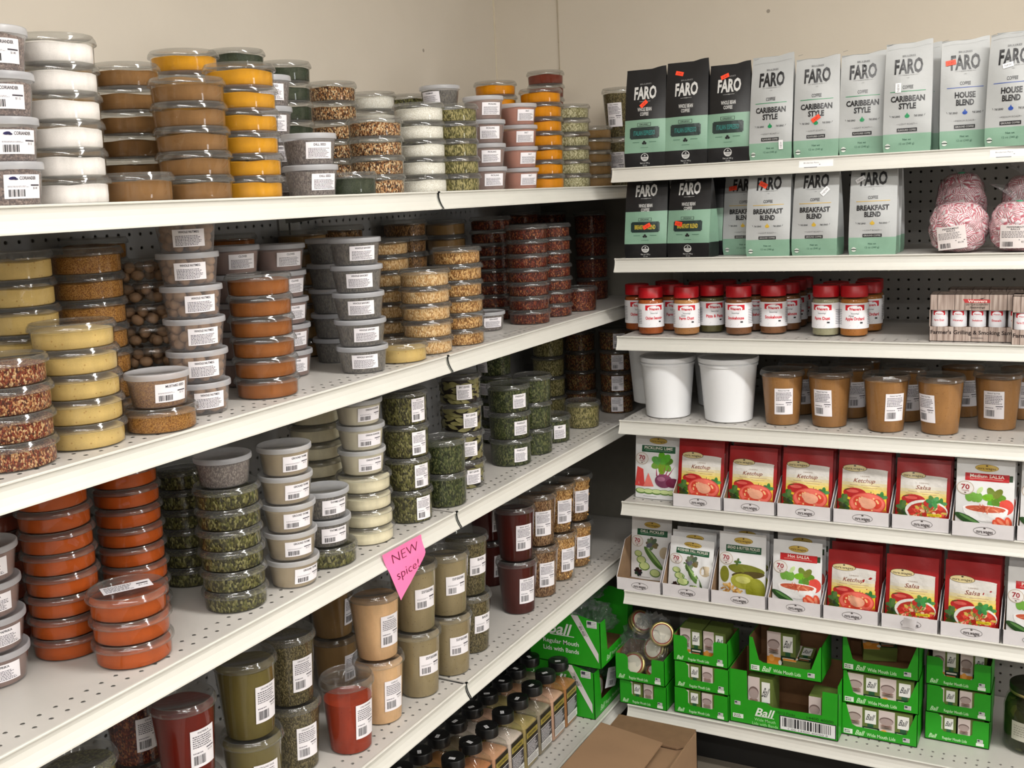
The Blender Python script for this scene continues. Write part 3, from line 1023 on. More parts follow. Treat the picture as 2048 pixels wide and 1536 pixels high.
# shelf, what, runs from top to bottom, x and y of the topmost lid, its width, depth, where, label (title, style, turn)
LEFT = [
    ('L1', [('F', 4, 'coriander')], -8, 62, 150, ('x', -.070), 'beside the white powder', ('CORIANDER', 'price', 22)),
    ('L1', [('S', 6, 'white')], 112, 78, 140, ('x', -.078), 'beside the coriander', None),
    ('L1', [('S', 6, 'tan')], 112, 122, 128, ('x', -.24), 'behind the white powder', None),
    ('L1', [('S', 6, 'brown')], 248, 133, 128, ('x', -.22), 'behind the lone brown tub', None),
    ('L1', [('S', 1, 'brown')], 267, 346, 147, ('x', -.076), 'standing alone by the white powder', None),
    ('L1', [('S', 5, 'brown')], 361, 160, 155, ('x', -.073), 'in front of the mustard yellow tubs', None),
    ('L1', [('S', 7, 'yellow')], 366, 107, 140, ('x', -.21), 'behind the brown powder stack', None),
    ('L1', [('S', 8, 'dkgreen')], 472, 104, 112, ('x', -.31), 'tall stack against the wall', None),
    ('L1', [('S', 6, 'yellow')], 474, 133, 146, ('x', -.074), 'at the shelf edge by dill seed', None),
    ('L1', [('F', 4, 'greyseed')], 528, 155, 100, ('x', -.19), 'behind the yellow powder', ('DILL SEED', 'text', 25)),
    ('L1', [('S', 7, 'dkgreen')], 566, 128, 108, ('x', -.30), 'behind the dill seed', None),
    ('L1', [('F', 2, 'greyseed')], 616, 270, 111, ('x', -.066), 'at the shelf edge by yellow powder', ('DILL SEED', 'text', 28)),
    ('L1', [('S', 1, 'dkgreen')], 698, 346, 104, ('x', -.073), 'standing alone by the dill seed', None),
    ('L1', [('S', 6, 'mixseed')], 663, 168, 92, ('x', -.32), 'against the wall', None),
    ('L1', [('S', 6, 'granule')], 745, 188, 84, ('x', -.32), 'against the wall', None),
    ('L1', [('S', 4, 'mixseed')], 746, 238, 115, ('x', -.085), 'at the shelf edge', None),
    ('L1', [('S', 5, 'granule')], 836, 210, 104, ('x', -.09), 'at the shelf edge', None),
    ('L1', [('S', 6, 'herb')], 812, 193, 80, ('x', -.32), 'against the wall', None),
    ('L1', [('F', 5, 'savory')], 879, 174, 82, ('x', -.20), 'behind the green seed stack', ('ROSEMARY', 'text', -35)),
    ('L1', [('S', 5, 'greenseed')], 905, 212, 92, ('x', -.08), 'beside the white granules', None),
    ('L1', [('S', 8, 'gold')], 990, 166, 86, ('x', -.20), 'behind the grey powder tubs', None),
    ('L1', [('F', 4, 'pinkgrey')], 967, 195, 82, ('x', -.080), 'beside the green seed', ('PICKLING', 'text', 26)),
    ('L1', [('F', 4, 'pink')], 1034, 210, 76, ('x', -.080), 'beside the golden powder', ('SALT', 'text', 30)),
    ('L1', [('S', 7, 'gold')], 1081, 180, 88, ('x', -.09), 'at the shelf edge by pink powder', None),
    ('L1', [('S', 9, 'rust')], 1090, 145, 76, ('x', -.26), 'behind the golden powder', None),
    ('L1', [('S', 6, 'paleherb')], 1138, 212, 72, ('x', -.09), 'beside the golden powder', None),
    ('L1', [('S', 5, 'tan')], 1190, 255, 68, ('x', -.10), 'in the shade of the coffee shelf', None),
    ('L1', [('Q', 2, 'driedleaf')], 1237, 178, 76, ('x', -.062), 'beside the black coffee bags', ('DILL WEED', 'full', -20)),
    ('L2', [('S', 7, 'ginger')], 30, 505, 142, ('x', -.2), 'behind the pepper flakes', None),
    ('L2', [('S', 7, 'mustard')], 164, 497, 126, ('x', -.19), 'behind the ginger powder', None),
    ('L2', [('S', 8, 'mustard')], 184, 478, 118, ('x', -.325), 'against the pegboard', None),
    ('L2', [('S', 5, 'ginger')], 137, 645, 172, ('b', 905), 'at the shelf edge by pepper flakes', None),
    ('L2', [('S', 4, 'pepflake')], 10, 712, 185, ('b', 944), 'at the shelf edge', None),
    ('L2', [('S', 7, 'nutmeg')], 287, 520, 116, ('x', -.20), 'behind the mustard seed', None),
    ('L2', [('F', 1, 'mustard'), ('S', 1, 'mustard')], 310, 743, 128, ('b', 868), 'at the shelf edge by nutmeg', ('MUSTARD SEED', 'price', 20)),
    ('L2', [('F', 6, 'nutmeg')], 368, 440, 124, ('b', 833), 'beside the cinnamon', ('WHOLE NUTMEG', 'text', 12)),
    ('L2', [('S', 6, 'cinnamon')], 516, 548, 134, ('b', 800), 'at the shelf edge by nutmeg', None),
    ('L2', [('S', 7, 'cinnamon')], 455, 470, 112, ('x', -.31), 'against the pegboard', None),
    ('L2', [('F', 5, 'pinkgrey')], 464, 492, 108, ('x', -.2), 'behind the cinnamon, next to nutmeg', ('CLOVES', 'text', 15)),
    ('L2', [('F', 5, 'pinkgrey')], 554, 489, 110, ('x', -.185), 'behind the cinnamon, next to savory', ('CLOVES', 'text', 30)),
    ('L2', [('F', 5, 'savory')], 660, 477, 106, ('x', -.2), 'in the second row', None),
    ('L2', [('F', 5, 'savory')], 709, 476, 106, ('x', -.066), 'at the shelf edge', ('WHOLE SAVORY', 'text', 10)),
    ('L2', [('S', 7, 'flakelight')], 768, 478, 94, ('x', -.2), 'behind the lone ginger tub', None),
    ('L2', [('S', 7, 'flakebrown')], 808, 441, 92, ('x', -.32), 'against the pegboard by golden flakes', None),
    ('L2', [('S', 7, 'flakebrown')], 678, 452, 92, ('x', -.32), 'against the pegboard behind savory', None),
    ('L2', [('S', 7, 'tan')], 597, 462, 88, ('x', -.33), 'against the pegboard behind cloves', None),
    ('L2', [('S', 1, 'ginger')], 802, 684, 102, ('x', -.064), 'standing alone by the savory', None),
    ('L2', [('S', 5, 'flakelight')], 847, 538, 104, ('b', 711), 'at the shelf edge', None),
    ('L2', [('S', 6, 'flake')], 912, 495, 104, ('b', 693), 'at the shelf edge', None),
    ('L2', [('S', 7, 'tan')], 890, 441, 78, ('x', -.32), 'against the pegboard by red flakes', None),
    ('L2', [('F', 1, 'greyseed')], 972, 626, 66, ('x', -.13), 'standing alone by the golden flakes', ('FENUGREEK', 'text', 25)),
    ('L2', [('S', 8, 'redflake')], 980, 434, 76, ('x', -.225), 'second row by golden flakes', None),
    ('L2', [('S', 7, 'redflake')], 1052, 451, 84, ('b', 650), 'front, first from golden flakes', None),
    ('L2', [('S', 7, 'redflake')], 1099, 448, 76, ('b', 635), 'front, second from golden flakes', None),
    ('L2', [('M', 1, 'redflake')], 1158, 574, 70, ('x', -.075), 'standing alone', None),
    ('L2', [('M', 4, 'redflake')], 1180, 424, 70, ('x', -.17), 'last stack before the corner', None),
    ('L2', [('S', 8, 'redflake')], 1040, 424, 70, ('x', -.32), 'against the pegboard, further from the corner', None),
    ('L2', [('S', 8, 'redflake')], 1098, 424, 66, ('x', -.32), 'against the pegboard, nearer the corner', None),
    ('L3', [('S', 7, 'rust')], -24, 965, 130, ('x', -.325), 'against the pegboard', None),
    ('L3', [('F', 4, 'pinkgrey')], -45, 1088, 160, ('x', -.205), 'beside the orange powder', ('PAPRIKA', 'text', 20)),
    ('L3', [('S', 8, 'cayenne')], 104, 966, 148, ('b', 1322), 'beside the pink grey tubs', None),
    ('L3', [('S', 8, 'cayenne')], 245, 928, 124, ('x', -.2), 'behind the short orange stack', None),
    ('L3', [('S', 3, 'cayenne')], 253, 1175, 162, ('b', 1340), 'short stack at the shelf edge', None),
    ('L3', [('S', 6, 'herb')], 362, 930, 102, ('x', -.24), 'in the second row', None),
    ('L3', [('F', 1, 'greyseed'), ('S', 6, 'herb')], 445, 908, 122, ('b', 1226), 'at the shelf edge by thyme', None),
    ('L3', [('F', 5, 'beige')], 566, 888, 108, ('b', 1180), 'at the shelf edge by green herb', ('GROUND THYME', 'price', 28)),
    ('L3', [('F', 2, 'savory'), ('S', 1, 'herb')], 647, 975, 96, ('b', 1136), 'between thyme and cream powder', ('THYME LEAVES', 'price', 20)),
    ('L3', [('S', 7, 'cream')], 626, 808, 94, ('x', -.22), 'in the second row', None),
    ('L3', [('F', 3, 'cream'), ('S', 4, 'cream')], 716, 796, 100, ('b', 1091), 'at the shelf edge', ('ONION POWDER', 'price', 24)),
    ('L3', [('M', 4, 'herb')], 805, 779, 97, ('b', 1049), 'beside the cream powder', ('OREGANO', 'full', 42)),
    ('L3', [('M', 2, 'parsley')], 884, 875, 90, ('b', 1017), 'short stack in front of bay leaves', None),
    ('L3', [('M', 4, 'bay')], 917, 746, 94, ('x', -.094), 'beside the parsley', ('BAY LEAVES', 'text', 20)),
    ('L3', [('M', 4, 'parsley')], 985, 703, 76, ('x', -.24), 'in the second row', ('PARSLEY', 'text', -30)),
    ('L3', [('M', 3, 'parsley')], 1016, 767, 90, ('b', 935), 'at the shelf edge by bay leaves', ('PARSLEY', 'text', 25)),
    ('L3', [('M', 3, 'parsley')], 1063, 749, 80, ('b', 912), 'front, second from bay leaves', None),
    ('L3', [('M', 1, 'parsley')], 1104, 829, 66, ('b', 887), 'standing alone', ('MINT', 'text', 20)),
    ('L3', [('M', 4, 'greenseed')], 1095, 672, 66, ('x', -.25), 'in the second row', None),
    ('L3', [('M', 4, 'chunk')], 1158, 660, 60, ('x', -.2), 'in the second row', None),
    ('L3', [('M', 1, 'greenseed')], 1164, 801, 74, ('b', 859), 'standing alone', None),
    ('L3', [('M', 4, 'chunk')], 1230, 655, 72, ('b', 828), 'last stack before the corner', ('VEGETABLES', 'full', 5)),
    ('L4', [('Q', 2, 'herb')], 158, 1512, 150, ('x', -.10), 'beside the paprika', None),
    ('L4', [('Q', 2, 'redflake')], 265, 1392, 110, ('x', -.24), 'behind the paprika', ('CHILI', 'full', 15)),
    ('L4', [('Q', 2, 'paprika')], 362, 1394, 136, ('x', -.10), 'beside the olive green powder', ('PAPRIKA', 'full', 32)),
    ('L4', [('Q', 2, 'olive')], 488, 1310, 130, ('x', -.10), 'beside the paprika', ('GROUND SAGE', 'full', 34)),
    ('L4', [('Q', 2, 'driedleaf')], 584, 1258, 116, ('x', -.118), 'beside the chili powder', ('ORGANIC LEAF', 'full', 30)),
    ('L4', [('Q', 1, 'chili')], 681, 1354, 98, ('b', 1517), 'alone at the shelf edge', ('CHILI POWDER', 'full', 38)),
    ('L4', [('Q', 2, 'tan')], 660, 1165, 96, ('x', -.25), 'in the second row', ('CUMIN', 'full', 60)),
    ('L4', [('Q', 2, 'apricot')], 747, 1180, 105, ('b', 1455), 'beside the sage', ('GARLIC', 'full', 34)),
    ('L4', [('Q', 2, 'sage')], 824, 1122, 98, ('b', 1401), 'nearer the garlic powder', ('SOUP SEASONING', 'price', 24)),
    ('L4', [('Q', 2, 'sage')], 889, 1100, 94, ('b', 1357), 'nearer the dried leaf cups', ('SOUP SEASONING', 'price', 34)),
    ('L4', [('Q', 2, 'driedleaf')], 931, 1066, 92, ('b', 1312), 'beside the sage', ('BASIL', 'price', 40)),
    ('L4', [('Q', 2, 'maroon')], 972, 985, 80, ('x', -.25), 'in the second row', ('BEEF BASE', 'full', 45)),
    ('L4', [('Q', 2, 'maroon')], 1028, 1009, 87, ('b', 1233), 'at the shelf edge', ('BEEF BASE', 'full', 34)),
    ('L4', [('Q', 2, 'brnflake')], 1073, 983, 82, ('b', 1199), 'beside the maroon powder', ('ONION MIX', 'full', 30)),
    ('L4', [('Q', 2, 'chip')], 1112, 963, 74, ('b', 1166), 'beside the brown flakes', ('ONIONS', 'full', 28)),
    ('L4', [('Q', 2, 'chip')], 1147, 946, 70, ('b', 1138), 'last before the corner', ('ONIONS', 'full', 24)),
]
WORD = {'coriander': 'coriander seed', 'white': 'white powder', 'tan': 'tan powder', 'brown': 'brown powder', 'yellow': 'yellow powder',
        'dkgreen': 'dark green powder', 'greyseed': 'grey seed', 'mixseed': 'mixed seed', 'granule': 'white granules', 'herb': 'green herb',
        'savory': 'grey herb', 'greenseed': 'green seed', 'gold': 'golden powder', 'pinkgrey': 'pink grey powder', 'pink': 'pink powder',
        'rust': 'rusty red powder', 'paleherb': 'pale herb', 'driedleaf': 'dried leaf', 'ginger': 'pale yellow powder', 'mustard': 'mustard seed',
        'pepflake': 'red pepper flakes', 'nutmeg': 'whole nutmegs', 'cinnamon': 'cinnamon powder', 'flakelight': 'pale flakes', 'flake': 'golden flakes',
        'flakebrown': 'brown flakes', 'redflake': 'dark red flakes', 'cayenne': 'orange powder', 'beige': 'beige powder', 'cream': 'cream powder',
        'parsley': 'dark green parsley', 'bay': 'bay leaves', 'chunk': 'dried vegetables', 'paprika': 'red paprika', 'olive': 'olive green powder',
        'chili': 'red chili powder', 'apricot': 'apricot powder', 'sage': 'sage grey powder', 'maroon': 'maroon powder', 'brnflake': 'brown flakes', 'chip': 'orange chips'}
NAME = {'S': 'spice_tub', 'F': 'frosted_tub', 'M': 'herb_tub', 'Q': 'deli_cup'}
LOOK = {'S': 'shallow tub of', 'F': 'frosted tub of', 'M': 'clear tub of', 'Q': 'tall clear cup of'}
SHELF = {'L1': 'top shelf', 'L2': 'second shelf', 'L3': 'third shelf', 'L4': 'fourth shelf', 'L5': 'bottom shelf'}
ORD = ['first', 'second', 'third', 'fourth', 'fifth', 'sixth', 'seventh', 'eighth', 'ninth']
STICK = {('F', 'text'): (0.050, 0.026, 0.010), ('F', 'price'): (0.052, 0.027, 0.009), ('M', 'text'): (0.036, 0.034, 0.012),
         ('M', 'full'): (0.036, 0.046, 0.007), ('Q', 'full'): (0.046, 0.066, 0.030), ('Q', 'price'): (0.050, 0.042, 0.050)}
PLACED = []


def stack_base(sh, xt, yt, w, dep):
    zs = SZ[sh]

    def at(c):
        T = hit(xt, yt, 0, c)
        d = w * zdepth(T) / CF
        h = T[:2] - CC[:2]
        h = h / np.linalg.norm(h)
        return T, proj([*(T[:2] - h * d * 0.45), zs])[1]
    if dep[0] == 'x':
        return at(dep[1])[0]
    best = min(np.linspace(-.33, -.055, 276), key=lambda c: abs(at(c)[1] - dep[1]))
    return at(best)[0]


def tub(k, c, loc, rz, sc, label, group, st=None, seed=0, zs=1.0):
    t = thing(NAME[k], label, 'tub' if k != 'Q' else 'cup', loc, rz, group, (sc, sc, zs))
    ob('tub', tub_mesh(k), t)
    f = ob('spice', fill_mesh(k, c, seed % 2 if k in 'SF' else 0), t, rot=(0, 0, seed * 2.1))
    if c in ('nutmeg', 'bay', 'chip'):
        f['kind'] = 'stuff'
    ob('lid', lid_mesh(k), t, rot=(0, 0, seed * 1.3))
    if st:
        title, style, turn = st
        W, Hh, z0 = STICK[(k, style)]
        ob('sticker', sticker_mesh(k, title, style, W, Hh, z0, len(title) * 3 + seed % 2), t, rot=(0, 0, R_(turn)))
    return t


def build_left():
    for sh, segs, xt, yt, w, dep, where, st in LEFT:
        T = stack_base(sh, xt, yt, w, dep)
        tot = sum(KIND[k][1] * n for k, n, _ in segs)
        zs = min(1.15, max(0.90, (T[2] - SZ[sh]) / tot))
        rmax = max(KIND[k][0] for k, _, _ in segs)
        sc = min(1.03, max(0.96, w * zdepth(T) / CF / 2 / KIND[segs[-1][0]][0]))
        lo, hi = PEGX + 0.010 + rmax * sc, -0.006 - KIND[segs[-1][0]][2] * sc
        PLACED.append([sh, min(hi, max(lo, T[0])), T[1], rmax * sc, zs, sc, lo, hi])
    for _ in range(80):                       # ease apart stacks whose rims would cut into each other
        for i, a in enumerate(PLACED):
            for b in PLACED[i + 1:]:
                if a[0] != b[0]:
                    continue
                dx, dy = b[1] - a[1], b[2] - a[2]
                dd = math.hypot(dx, dy) or 1e-6
                g = a[3] + b[3] + 0.0030 - dd
                if g > 0:
                    fa = 0.5 if abs(dx) < 0.05 else (0.25 if dx < 0 else 0.75)
                    for q, s_, f_ in ((a, -1, fa), (b, 1, 1 - fa)):
                        q[1] = min(q[7], max(q[6], q[1] + s_ * dx / dd * g * f_))
                        q[2] = min(0.494 - q[3] - 0.004, q[2] + s_ * dy / dd * g * f_)
    for si, (sh, segs, xt, yt, w, dep, where, st) in enumerate(LEFT):
        _, x, y, _r, zs, sc, _l, _h = PLACED[si]
        where = where.replace('at the shelf edge', 'shelf edge').replace(' the ', ' ').replace('the ', '', 1) if where.startswith('the ') else where.replace('at the shelf edge', 'shelf edge').replace(' the ', ' ')
        rng = random.Random(si * 31 + 5)
        ntot = sum(n for _, n, _ in segs)
        items = [(k, c) for k, n, c in segs for _ in range(n)]          # top to bottom
        z = SZ[sh] + 0.0004
        face = toward_cam(x, y)
        for i in range(ntot - 1, -1, -1):
            k, c = items[i]
            jx, jy = rng.uniform(-.0011, .0011), rng.uniform(-.0011, .0011)
            if i == ntot - 1:
                jx = jy = 0
            if ntot == 1:
                lab = f'{LOOK[k]} {WORD[c]} {where}, {SHELF[sh]}'
            else:
                pos = 'topmost' if i == 0 else ('bottom' if i == ntot - 1 else ORD[i] + ' from top')
                lab = f'{LOOK[k]} {WORD[c]}, {pos}, {where}, {SHELF[sh]}'
            s2 = None
            if st and k in ('F', 'M', 'Q'):
                title, style, turn = st
                s2 = (title, style, turn + rng.uniform(-9, 9))
            tub(k, c, (x + jx, y + jy, z), face + rng.uniform(-.06, .06), sc, lab, f'{WORD[c]} tubs on the {SHELF[sh]}', s2, rng.randrange(100), zs)
            z += KIND[k][1] * zs


build_left()
# paper label lying on the topmost lid of the short orange stack
_t = [o for o in bpy.data.objects if o.get('label', '').startswith('shallow tub of orange powder, topmost, short')][0]
p = Print()
p.rect(-0.034, -0.016, 0.034, 0.016, (238, 236, 240), 0, 2, 1)
p.lines(-0.030, 0.012, -0.012, 0.012, 6, (110, 106, 114), 1, random.Random(3), 0.5, 0.004)
p.rect(0.014, 0.002, 0.030, 0.006, (50, 48, 56), 1)
p.text('$1.28', 0.022, -0.004, 0.004, (60, 58, 66), 1)
ob('lid_sticker', p.mesh('lid_sticker', lambda u, v, o: (u, v, KIND['S'][1] + 0.0004 + o)), _t, rot=(0, 0, R_(100)))

# ------------------------------------------------------------------ right hand shelves: helpers
def xat(px, y, z, lo=-0.6, hi=2.2):
    for _ in range(40):
        m_ = (lo + hi) / 2
        if proj((m_, y, z))[0] < px:
            lo = m_
        else:
            hi = m_
    return (lo + hi) / 2


def zat(py, x, y, lo=-0.5, hi=2.7):
    for _ in range(40):
        m_ = (lo + hi) / 2
        if proj((x, y, m_))[1] > py:
            lo = m_
        else:
            hi = m_
    return (lo + hi) / 2


plain('bag_black', (15, 15, 18), 0.42, 0.5, bump=0.5, bscale=30, var=0.05)
plain('bag_white', (174, 176, 176), 0.40, 0.5, bump=0.5, bscale=30, var=0.02)
plain('bag_mint', (128, 164, 142), 0.42, 0.5, bump=0.5, bscale=30, var=0.03)
plain('price_orange', (248, 84, 50), 0.5)
MINT, INKB = (128, 164, 142), (30, 30, 33)


# ------------------------------------------------------------------ coffee bags
def bag_front(w, h, d, fold):
    def F(u, v, o=0.0):
        t = min(1.0, max(0.0, v / h))
        q = 2 * u / w
        y = -d / 2 * (1 - t ** 1.7) - 0.010 * math.sin(math.pi * min(1, t * 1.05)) ** 0.8 * (1 - q * q) * (1 - 0.5 * t)
        y += 0.0022 * math.sin(9 * t + 3 * q) * (t > 0.02) * (1 - t)
        if fold and t > 0.93:
            y += (t - 0.93) * h * 1.2
        z = v + 0.004 * q * t ** 4 + 0.0016 * math.sin(4.5 * q + 40 * w) * t ** 8
        k = 1 - 0.035 * t + 0.02 * math.sin(math.pi * t) - 0.03 * max(0, 0.04 - t) / 0.04
        return (u * k, y - o, z)
    return F


def bag_mesh(w, h, d, dark, fold):
    F = bag_front(w, h, d, fold)
    m = MB()
    nv, nu = 16, 10
    band = 0.040 if not dark else None
    rows = [i / nv for i in range(nv + 1)]
    rows = sorted(set(rows + ([0.040 / h] if not dark else [0.036 / h, 0.117 / h])))
    L = []
    for t in rows:
        v = t * h
        front = [F(w * (i / nu - 0.5), v) for i in range(nu + 1)]
        yb = d / 2 * (1 - t ** 1.7)
        off = F(0, v)[1] + d / 2 * (1 - t ** 1.7) if fold and t > 0.93 else 0
        g = 0.016 * min(1, t * 3) * (1 - t ** 3)
        k = 1 - 0.035 * t + 0.02 * math.sin(math.pi * t) - 0.03 * max(0, 0.04 - t) / 0.04
        ring = list(front)
        ring.append(((w / 2 - g) * k, (front[-1][1] + yb) / 2, v))
        for i in range(nu + 1):
            u = w * (0.5 - i / nu)
            q = 2 * u / w
            ring.append((u * k, (yb if not (fold and t > 0.93) else front[0][1] + 0.001) + 0.007 * math.sin(math.pi * t) * (1 - q * q) * (1 - t), v))
        ring.append(((-w / 2 + g) * k, (front[0][1] + yb) / 2, v))
        L.append(ring)
    n = len(L[0])
    vs = [p for r in L for p in r]
    for j in range(len(L) - 1):
        tm = (rows[j] + rows[j + 1]) / 2 * h
        m.mi = 0
        if (not dark and tm < 0.040) or (dark and 0.036 < tm < 0.117):
            m.mi = 1
        b = len(m.v)
        m.add(L[j] + L[j + 1], [(i, (i + 1) % n, n + (i + 1) % n, n + i) for i in range(n)], True)
    m.mi = 1 if not dark else 0
    m.add(L[0], [tuple(range(n))[::-1]])
    me = m.mesh('bag', 'bag_black' if dark else 'bag_white', 'bag_mint')
    import bmesh
    bm = bmesh.new()
    bm.from_mesh(me)
    bmesh.ops.remove_doubles(bm, verts=bm.verts, dist=1e-6)
    bm.to_mesh(me)
    bm.free()
    me.set_sharp_from_angle(angle=R_(50))
    return me, F


def bag_print(dark, blend, accent):
    p = Print(0.009)
    if not dark:
        K = INKB
        p.text('Net wt', 0, 0.0275, 0.0042, (40, 84, 66), 1, bold=0.01)
        p.text('12 oz (340 g)', 0, 0.0185, 0.0042, (40, 84, 66), 1)
        p.ell(-0.040, 0.014, 0.0055, 0.0055, (232, 236, 230), 1, 18)
        p.rect(-0.0455, 0.0125, -0.0345, 0.0150, (40, 60, 50), 2)
        p.text('USDA', -0.040, 0.0168, 0.0022, (40, 60, 50), 2)
        p.rect(-0.021, 0.0438, 0.021, 0.0518, K, 1, 4)
        p.text('GROUND COFFEE' if 'CARIB' not in blend[0] else 'FLAVOURED COFFEE', 0, 0.0478, 0.0036, (190, 190, 188), 2, width=0.037, bold=0.01)
        p.text({'HOUSE': 'MEDIUM ROAST'}.get(blend[0], 'LIGHT ROAST'), 0, 0.0605, 0.0036, (110, 110, 110), 1)
        for s in (-1, 1):
            p.rect(s * 0.019 - 0.003, 0.0603, s * 0.019 + 0.003, 0.0609, (130, 130, 130), 1)
            p.text('THE GRIND', s * 0.0235, 0.0775, 0.0040, K, 1, width=0.018, bold=0.015, shear=0.1)
            p.poly([(s * 0.0355, 0.0795), (s * 0.0375, 0.0815), (s * 0.0345, 0.0755)][::s], K, 1)
        p.ell(0, 0.0775, 0.0052, 0.0040, accent, 1, 16)
        p.poly([(-0.0025, 0.080), (0.0025, 0.080), (0.0, 0.0855)], accent, 1)
        p.text(blend[0], 0, 0.1155, 0.0118, K, 1, width=0.0098 * len(blend[0]) ** 0.9, bold=0.042)
        p.text(blend[1], 0, 0.0995, 0.0118, K, 1, width=0.0072 * len(blend[1]), bold=0.042)
        p.rect(-0.037, 0.1308, 0.037, 0.1322, accent, 1, 6)
        p.text('COFFEE', 0, 0.1405, 0.0072, K, 1, width=0.022, bold=0.02)
        p.text('TORREFACTEURS', 0, 0.1665, 0.0024, (90, 90, 90), 1, width=0.026)
        for s in (-1, 1):
            p.rect(s * 0.018 - 0.004, 0.1662, s * 0.018 + 0.004, 0.1667, (120, 120, 120), 1)
        p.text('1981', 0, 0.1605, 0.0024, (120, 120, 120), 1)
        p.text('FARO', 0, 0.1860, 0.0300, K, 1, width=0.0600, bold=0.036)
        p.text('BRULERIES', 0, 0.2085, 0.0044, (80, 80, 82), 1, width=0.028, bold=0.01)
        p.rect(-0.046, 0.2255, 0.046, 0.2262, (150, 152, 152), 1, 6)
        p.rect(-0.047, 0.2375, -0.036, 0.2381, (90, 92, 92), 1)
    else:
        W = (206, 206, 204)
        p.ell(0, 0.0245, 0.0098, 0.0098, W, 1, 24)
        p.ell(0, 0.0245, 0.0080, 0.0080, (200, 200, 198), 2, 20, a0=180, a1=360)
        p.ell(0, 0.0252, 0.0080, 0.0078, INKB, 2, 20, a0=0, a1=180)
        p.rect(-0.006, 0.0216, 0.006, 0.0224, INKB, 3)
        p.rect(-0.0055, 0.0190, 0.0055, 0.0198, INKB, 3)
        p.poly([(-0.002, 0.027), (0.003, 0.0275), (0.0005, 0.031)], W, 3)
        p.text('Net wt 340 g', 0, 0.0105, 0.0038, W, 1, width=0.024)
        p.text('12 oz', 0, 0.0050, 0.0036, W, 1)
        p.rect(-0.036, 0.0700, 0.036, 0.0985, (36, 52, 50), 1, 6)
        p.rect(-0.0385, 0.0725, -0.036, 0.0960, (36, 52, 50), 1)
        p.rect(0.036, 0.0725, 0.0385, 0.0960, (36, 52, 50), 1)
        p.text(' '.join(blend), 0, 0.0842, 0.0110, accent, 2, width=0.056, bold=0.02)
        p.rect(-0.0175, 0.1005, 0.0175, 0.1090, INKB, 2, 3)
        p.rect(-0.0165, 0.1013, 0.0165, 0.1082, MINT, 3, 3)
        p.text('ORGANIC', 0, 0.1047, 0.0040, INKB, 4, width=0.024, bold=0.02)
        for s in (-1, 1):
            p.rect(s * 0.022 - 0.009, 0.0610, s * 0.022 + 0.009, 0.0622, (70, 110, 90), 1)
            p.ell(s * 0.003, 0.0585, 0.0032, 0.0026, INKB, 1, 10, rot=s * 0.5)
        p.ell(0, 0.0625, 0.0030, 0.0026, INKB, 1, 10)
        p.rect(-0.010, 0.0480, 0.010, 0.0490, (80, 120, 100), 1)
        p.text('WHOLE BEAN', 0, 0.1420, 0.0088, W, 1, width=0.036, bold=0.02)
        p.text('COFFEE', 0, 0.1305, 0.0080, W, 1, width=0.022, bold=0.02)
        p.rect(-0.014, 0.1610, -0.003, 0.1615, W, 1)
        p.rect(0.003, 0.1610, 0.014, 0.1615, W, 1)
        p.text('1981', 0, 0.1612, 0.0026, W, 1)
        p.text('FARO', 0, 0.1825, 0.0290, W, 1, width=0.0580, bold=0.036)
        p.text('BRULERIES', 0, 0.2045, 0.0036, (150, 150, 150), 1, width=0.030)
    return p


def coffee_bag(dark, blend, accent, pxl, pxr, ytop, sh, y0, label, yaw=0.0, lean=0.0, sticker=None, d=0.062):
    z = SZ[sh]
    xl, xr = xat(pxl, y0, z), xat(pxr, y0, z)
    w = min(0.112, max(0.100, xr - xl))
    xc = (xl + xr) / 2
    h = 0.245 if ytop is None else min(0.262, max(0.225, zat(ytop, xc, y0 + d / 2) - z))
    fold = sh == 'R2'
    if fold:
        h = 0.210
    t = thing('coffee_bag', label, 'coffee bag', (xc, y0 + d / 2, z + 0.0006), yaw, 'coffee bags')
    t.rotation_euler[0] = lean
    me, F = bag_mesh(w, h, d, dark, fold)
    ob('bag', me, t)
    p = bag_print(dark, blend, accent)
    if fold:
        p.v = [(u_, v_ * 0.925, l_) for u_, v_, l_ in p.v]
    if fold:                                  # the folded top hides the upper print
        keep = [i for i, f in enumerate(p.f) if all(p.v[k][1] < h - 0.004 for k in f)]
        p.f, p.c = [p.f[i] for i in keep], [p.c[i] for i in keep]
    ob('print', p.mesh('print', F, 'print_foil'), t)
    if not dark and not fold:
        m = MB()
        for s in (-1, 1):
            m.box(-w * 0.485, -0.0026, h * 0.93, w * 0.485, 0.0026, h * 0.932)
        ob('zip_seal', m.mesh('zip_seal', 'bag_white'), t)
    if sticker:
        u, v, ang, col, hh = sticker
        q = Print()
        q.rect(-0.0105, -hh / 2, 0.0105, hh / 2, col, 0, 2, 1)
        q.text('NEW' if col[2] > 200 else '6.49', 0, 0, hh * 0.42, (170, 40, 24) if col[2] < 200 else (110, 110, 112), 1)
        c, s = math.cos(ang), math.sin(ang)
        ob('price_sticker', q.mesh('price_sticker', lambda a, b, o: F(u + c * a - s * b, v + s * a + c * b, o + 0.0016)), t)
    return t


